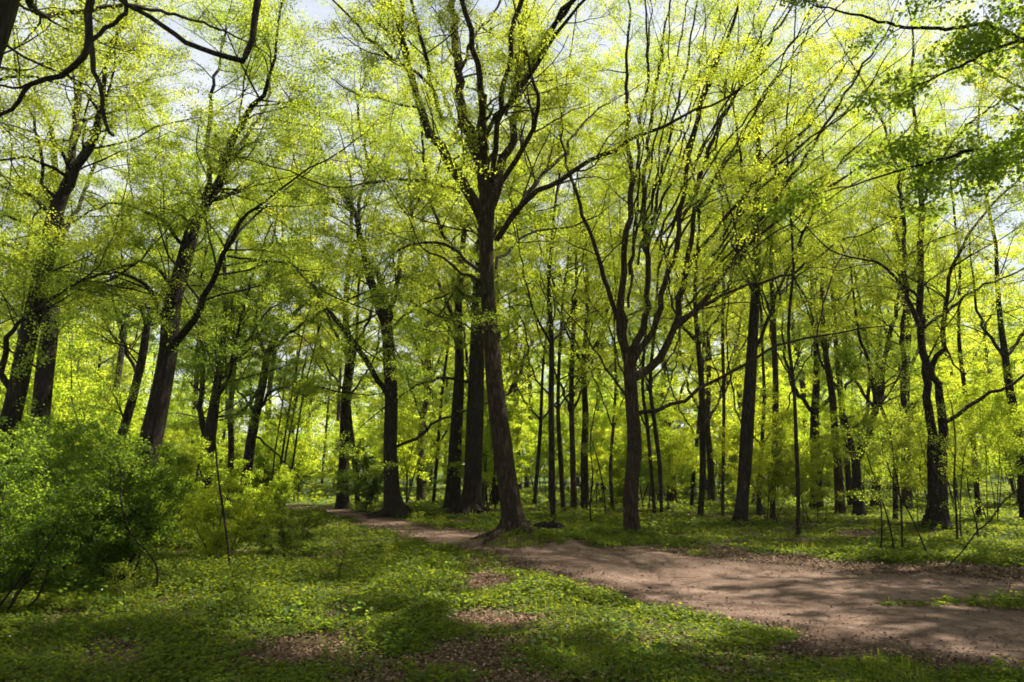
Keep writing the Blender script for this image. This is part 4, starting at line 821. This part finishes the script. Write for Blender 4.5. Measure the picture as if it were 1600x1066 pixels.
for n, y0, y1, L, w in ((30000, 4.3, 8, .10, .0020), (70000, 8, 14, .11, .0030), (52000, 14, 24, .13, .006), (36000, 24, 50, .18, .014)):
    x, y = fpos(g, n, y0, y1); d = path_d(x, y); gr = green(x, y); s = .5 + .5 * np.tanh(1.4 * fine(x * .5 + 7, y * .5)); keep = (d > -.02 + g.uniform(0, .3, n) ** 2) & (gr > g.uniform(.3, .9, n)) & (s > g.uniform(0, 1, n)); x, y, s = x[keep], y[keep], s[keep]; m = len(x)
    a = g.uniform(0, 6.28, m); ln = L * g.uniform(.5, 1.5, m) * (.6 + .6 * s); b = np.stack([x, y, gz(x, y)], 1); dr = np.stack([np.cos(a), np.sin(a), np.zeros(m)], 1); sd = np.stack([-np.sin(a), np.cos(a), np.zeros(m)], 1) * w
    lean = g.uniform(.1, .7, m)[:, None]; up = np.array([0, 0, 1.])
    m1 = b + dr * ln[:, None] * lean * .35 + up * ln[:, None] * .6; t = b + dr * ln[:, None] * lean + up * (ln * (1 - .3 * lean[:, 0]))[:, None]
    V = np.stack([b - sd, b + sd, m1 + sd * .8, t, m1 - sd * .8], 1).reshape(-1, 3); o = np.arange(m)[:, None] * 5
    grs.add(V, o + np.array([0, 1, 2, 4]), np.repeat(g.uniform(0, 1, m), 5)); 
    base = grs.n - len(V); grs.f.append(np.arange(m)[:, None] * 5 + base + np.array([2, 3, 4])); grs.m.append(np.zeros(m, np.int32))
tag(grs.build('grass', M_GRASS), kind='stuff')
for n, y0, y1, size in ((52000, 4.3, 8, .030), (50000, 8, 14, .040), (20000, 14, 22, .065)):
    x, y = fpos(g, n, y0, y1); d = path_d(x, y); gr = green(x, y); inside = d < -.1
    keep = np.where(inside, (np.maximum(np.exp(d / .45) * .8, .05 * (patch(x + 5, y) > .6)) > g.uniform(0, 1, n)), (gr < g.uniform(.12, 1.12, n))); x, y = x[keep], y[keep]; m = len(x)
    leaf_cards(lit, np.stack([x, y, gz(x, y) + .012 + g.uniform(0, .02, m)], 1), size, g, flat=1.6, droop=0, wide=.36, six=y0 < 14)
tag(lit.build('leaf_litter', M_LITTER), kind='stuff')
# dead twigs strewn over the floor and a few white flowers
tw = MB(); n = 420; x, y = fpos(g, n, 4.5, 13); a = g.uniform(0, 6.28, n); e, er = grow(np.stack([x, y, gz(x, y) + .02], 1), np.stack([np.cos(a), np.sin(a), g.normal(0, .05, n)], 1), g.uniform(.12, .5, n), g.uniform(.002, .006, n), 5, 0, .12, .4, g)
tubes(tw, e, er, 5, tint=g.uniform(0, 1, n)); tag(tw.build('fallen_twigs', M_TWIG), kind='stuff')
fw = MB(); n = 70; x, y = fpos(g, n, 5, 14); k = path_d(x, y) > .3; x, y = x[k], y[k]; m = len(x); c = np.stack([x, y, gz(x, y) + g.uniform(.12, .2, m)], 1)
leaf_cards(fw, np.repeat(c, 5, 0) + g.normal(0, .002, (m * 5, 3)), .013, g, flat=2., wide=.45); tag(fw.build('white_flowers', M_PETAL), kind='stuff')

# ------------------------------------------------------------------ air
hz = MB(); x0, x1, y0, y1, z0, z1 = -1000, 1000, -350, 1300, -2.5, 36
hz.add([(x0, y0, z0), (x1, y0, z0), (x1, y1, z0), (x0, y1, z0), (x0, y0, z1), (x1, y0, z1), (x1, y1, z1), (x0, y1, z1)], [(0, 3, 2, 1), (4, 5, 6, 7), (0, 1, 5, 4), (1, 2, 6, 5), (2, 3, 7, 6), (3, 0, 4, 7)])
hm_ = bpy.data.materials.new('air'); hm_.use_nodes = True; hm_.node_tree.nodes.clear(); pv = hm_.node_tree.nodes.new('ShaderNodeVolumePrincipled'); ov = hm_.node_tree.nodes.new('ShaderNodeOutputMaterial')
pv.inputs['Color'].default_value = (.93, .96, .88, 1); pv.inputs['Density'].default_value = HAZE; pv.inputs['Anisotropy'].default_value = .25; hm_.node_tree.links.new(pv.outputs[0], ov.inputs['Volume'])
if HAZE: tag(hz.build('haze', hm_, smooth=False), kind='stuff')
# ------------------------------------------------------------------ light, sky, camera
S = Vector(SUN).normalized()
sun = bpy.data.lights.new('sun', 'SUN'); sun.energy = SUN_E; sun.angle = math.radians(.55); sun.color = (1, .93, .80)
so = bpy.data.objects.new('sun', sun); COL.objects.link(so); so.rotation_euler = S.to_track_quat('Z', 'Y').to_euler(); so.location = (20, 15, 40)
w = bpy.data.worlds.new('World'); SC.world = w; w.use_nodes = True; nt = w.node_tree; bg = nt.nodes['Background']
sk = nt.nodes.new('ShaderNodeTexSky'); sk.sky_type = 'NISHITA'; sk.sun_disc = False; sk.sun_elevation = math.asin(S.z); sk.sun_rotation = math.atan2(S.x, S.y); sk.dust_density = 2.; sk.air_density = 1.
tcw = nt.nodes.new('ShaderNodeTexCoord'); mpw = nt.nodes.new('ShaderNodeMapping'); mpw.inputs['Scale'].default_value = (1, 1, 2.2); nt.links.new(tcw.outputs['Generated'], mpw.inputs['Vector'])
cn = noise(nt, 2.6, 7, .6, mpw.outputs[0]); cr = ramp(nt, [(.30, (.4, .4, .4)), (.55, (.97, .97, .97))]); nt.links.new(cn.outputs['Fac'], cr.inputs[0])
cm = nt.nodes.new('ShaderNodeMixRGB'); nt.links.new(cr.outputs[0], cm.inputs[0]); nt.links.new(sk.outputs[0], cm.inputs[1]); cm.inputs[2].default_value = (CLOUD * .95, CLOUD, CLOUD * 1.06, 1)
nt.links.new(cm.outputs[0], bg.inputs[0]); bg.inputs[1].default_value = SKY_E
cam = bpy.data.cameras.new('camera'); cam.sensor_width = 36; cam.lens = F / 1600 * 36; cam.clip_end = 3000; cam.clip_start = .05
co = bpy.data.objects.new('camera', cam); COL.objects.link(co); co.location = (0, 0, EYE); co.rotation_euler = (math.pi / 2 + PITCH, 0, 0); SC.camera = co
SC.view_settings.view_transform = 'Standard'; SC.view_settings.look = 'None'; SC.view_settings.exposure = EXPO; SC.view_settings.gamma = 1
SC.render.engine = 'CYCLES'; SC.cycles.filter_width = 1.75; cy = SC.cycles; cy.max_bounces = 10; cy.diffuse_bounces = 8; cy.glossy_bounces = 1; cy.transmission_bounces = 4; cy.use_denoising = True; cy.sample_clamp_indirect = 6
cy.caustics_reflective = False; cy.caustics_refractive = False
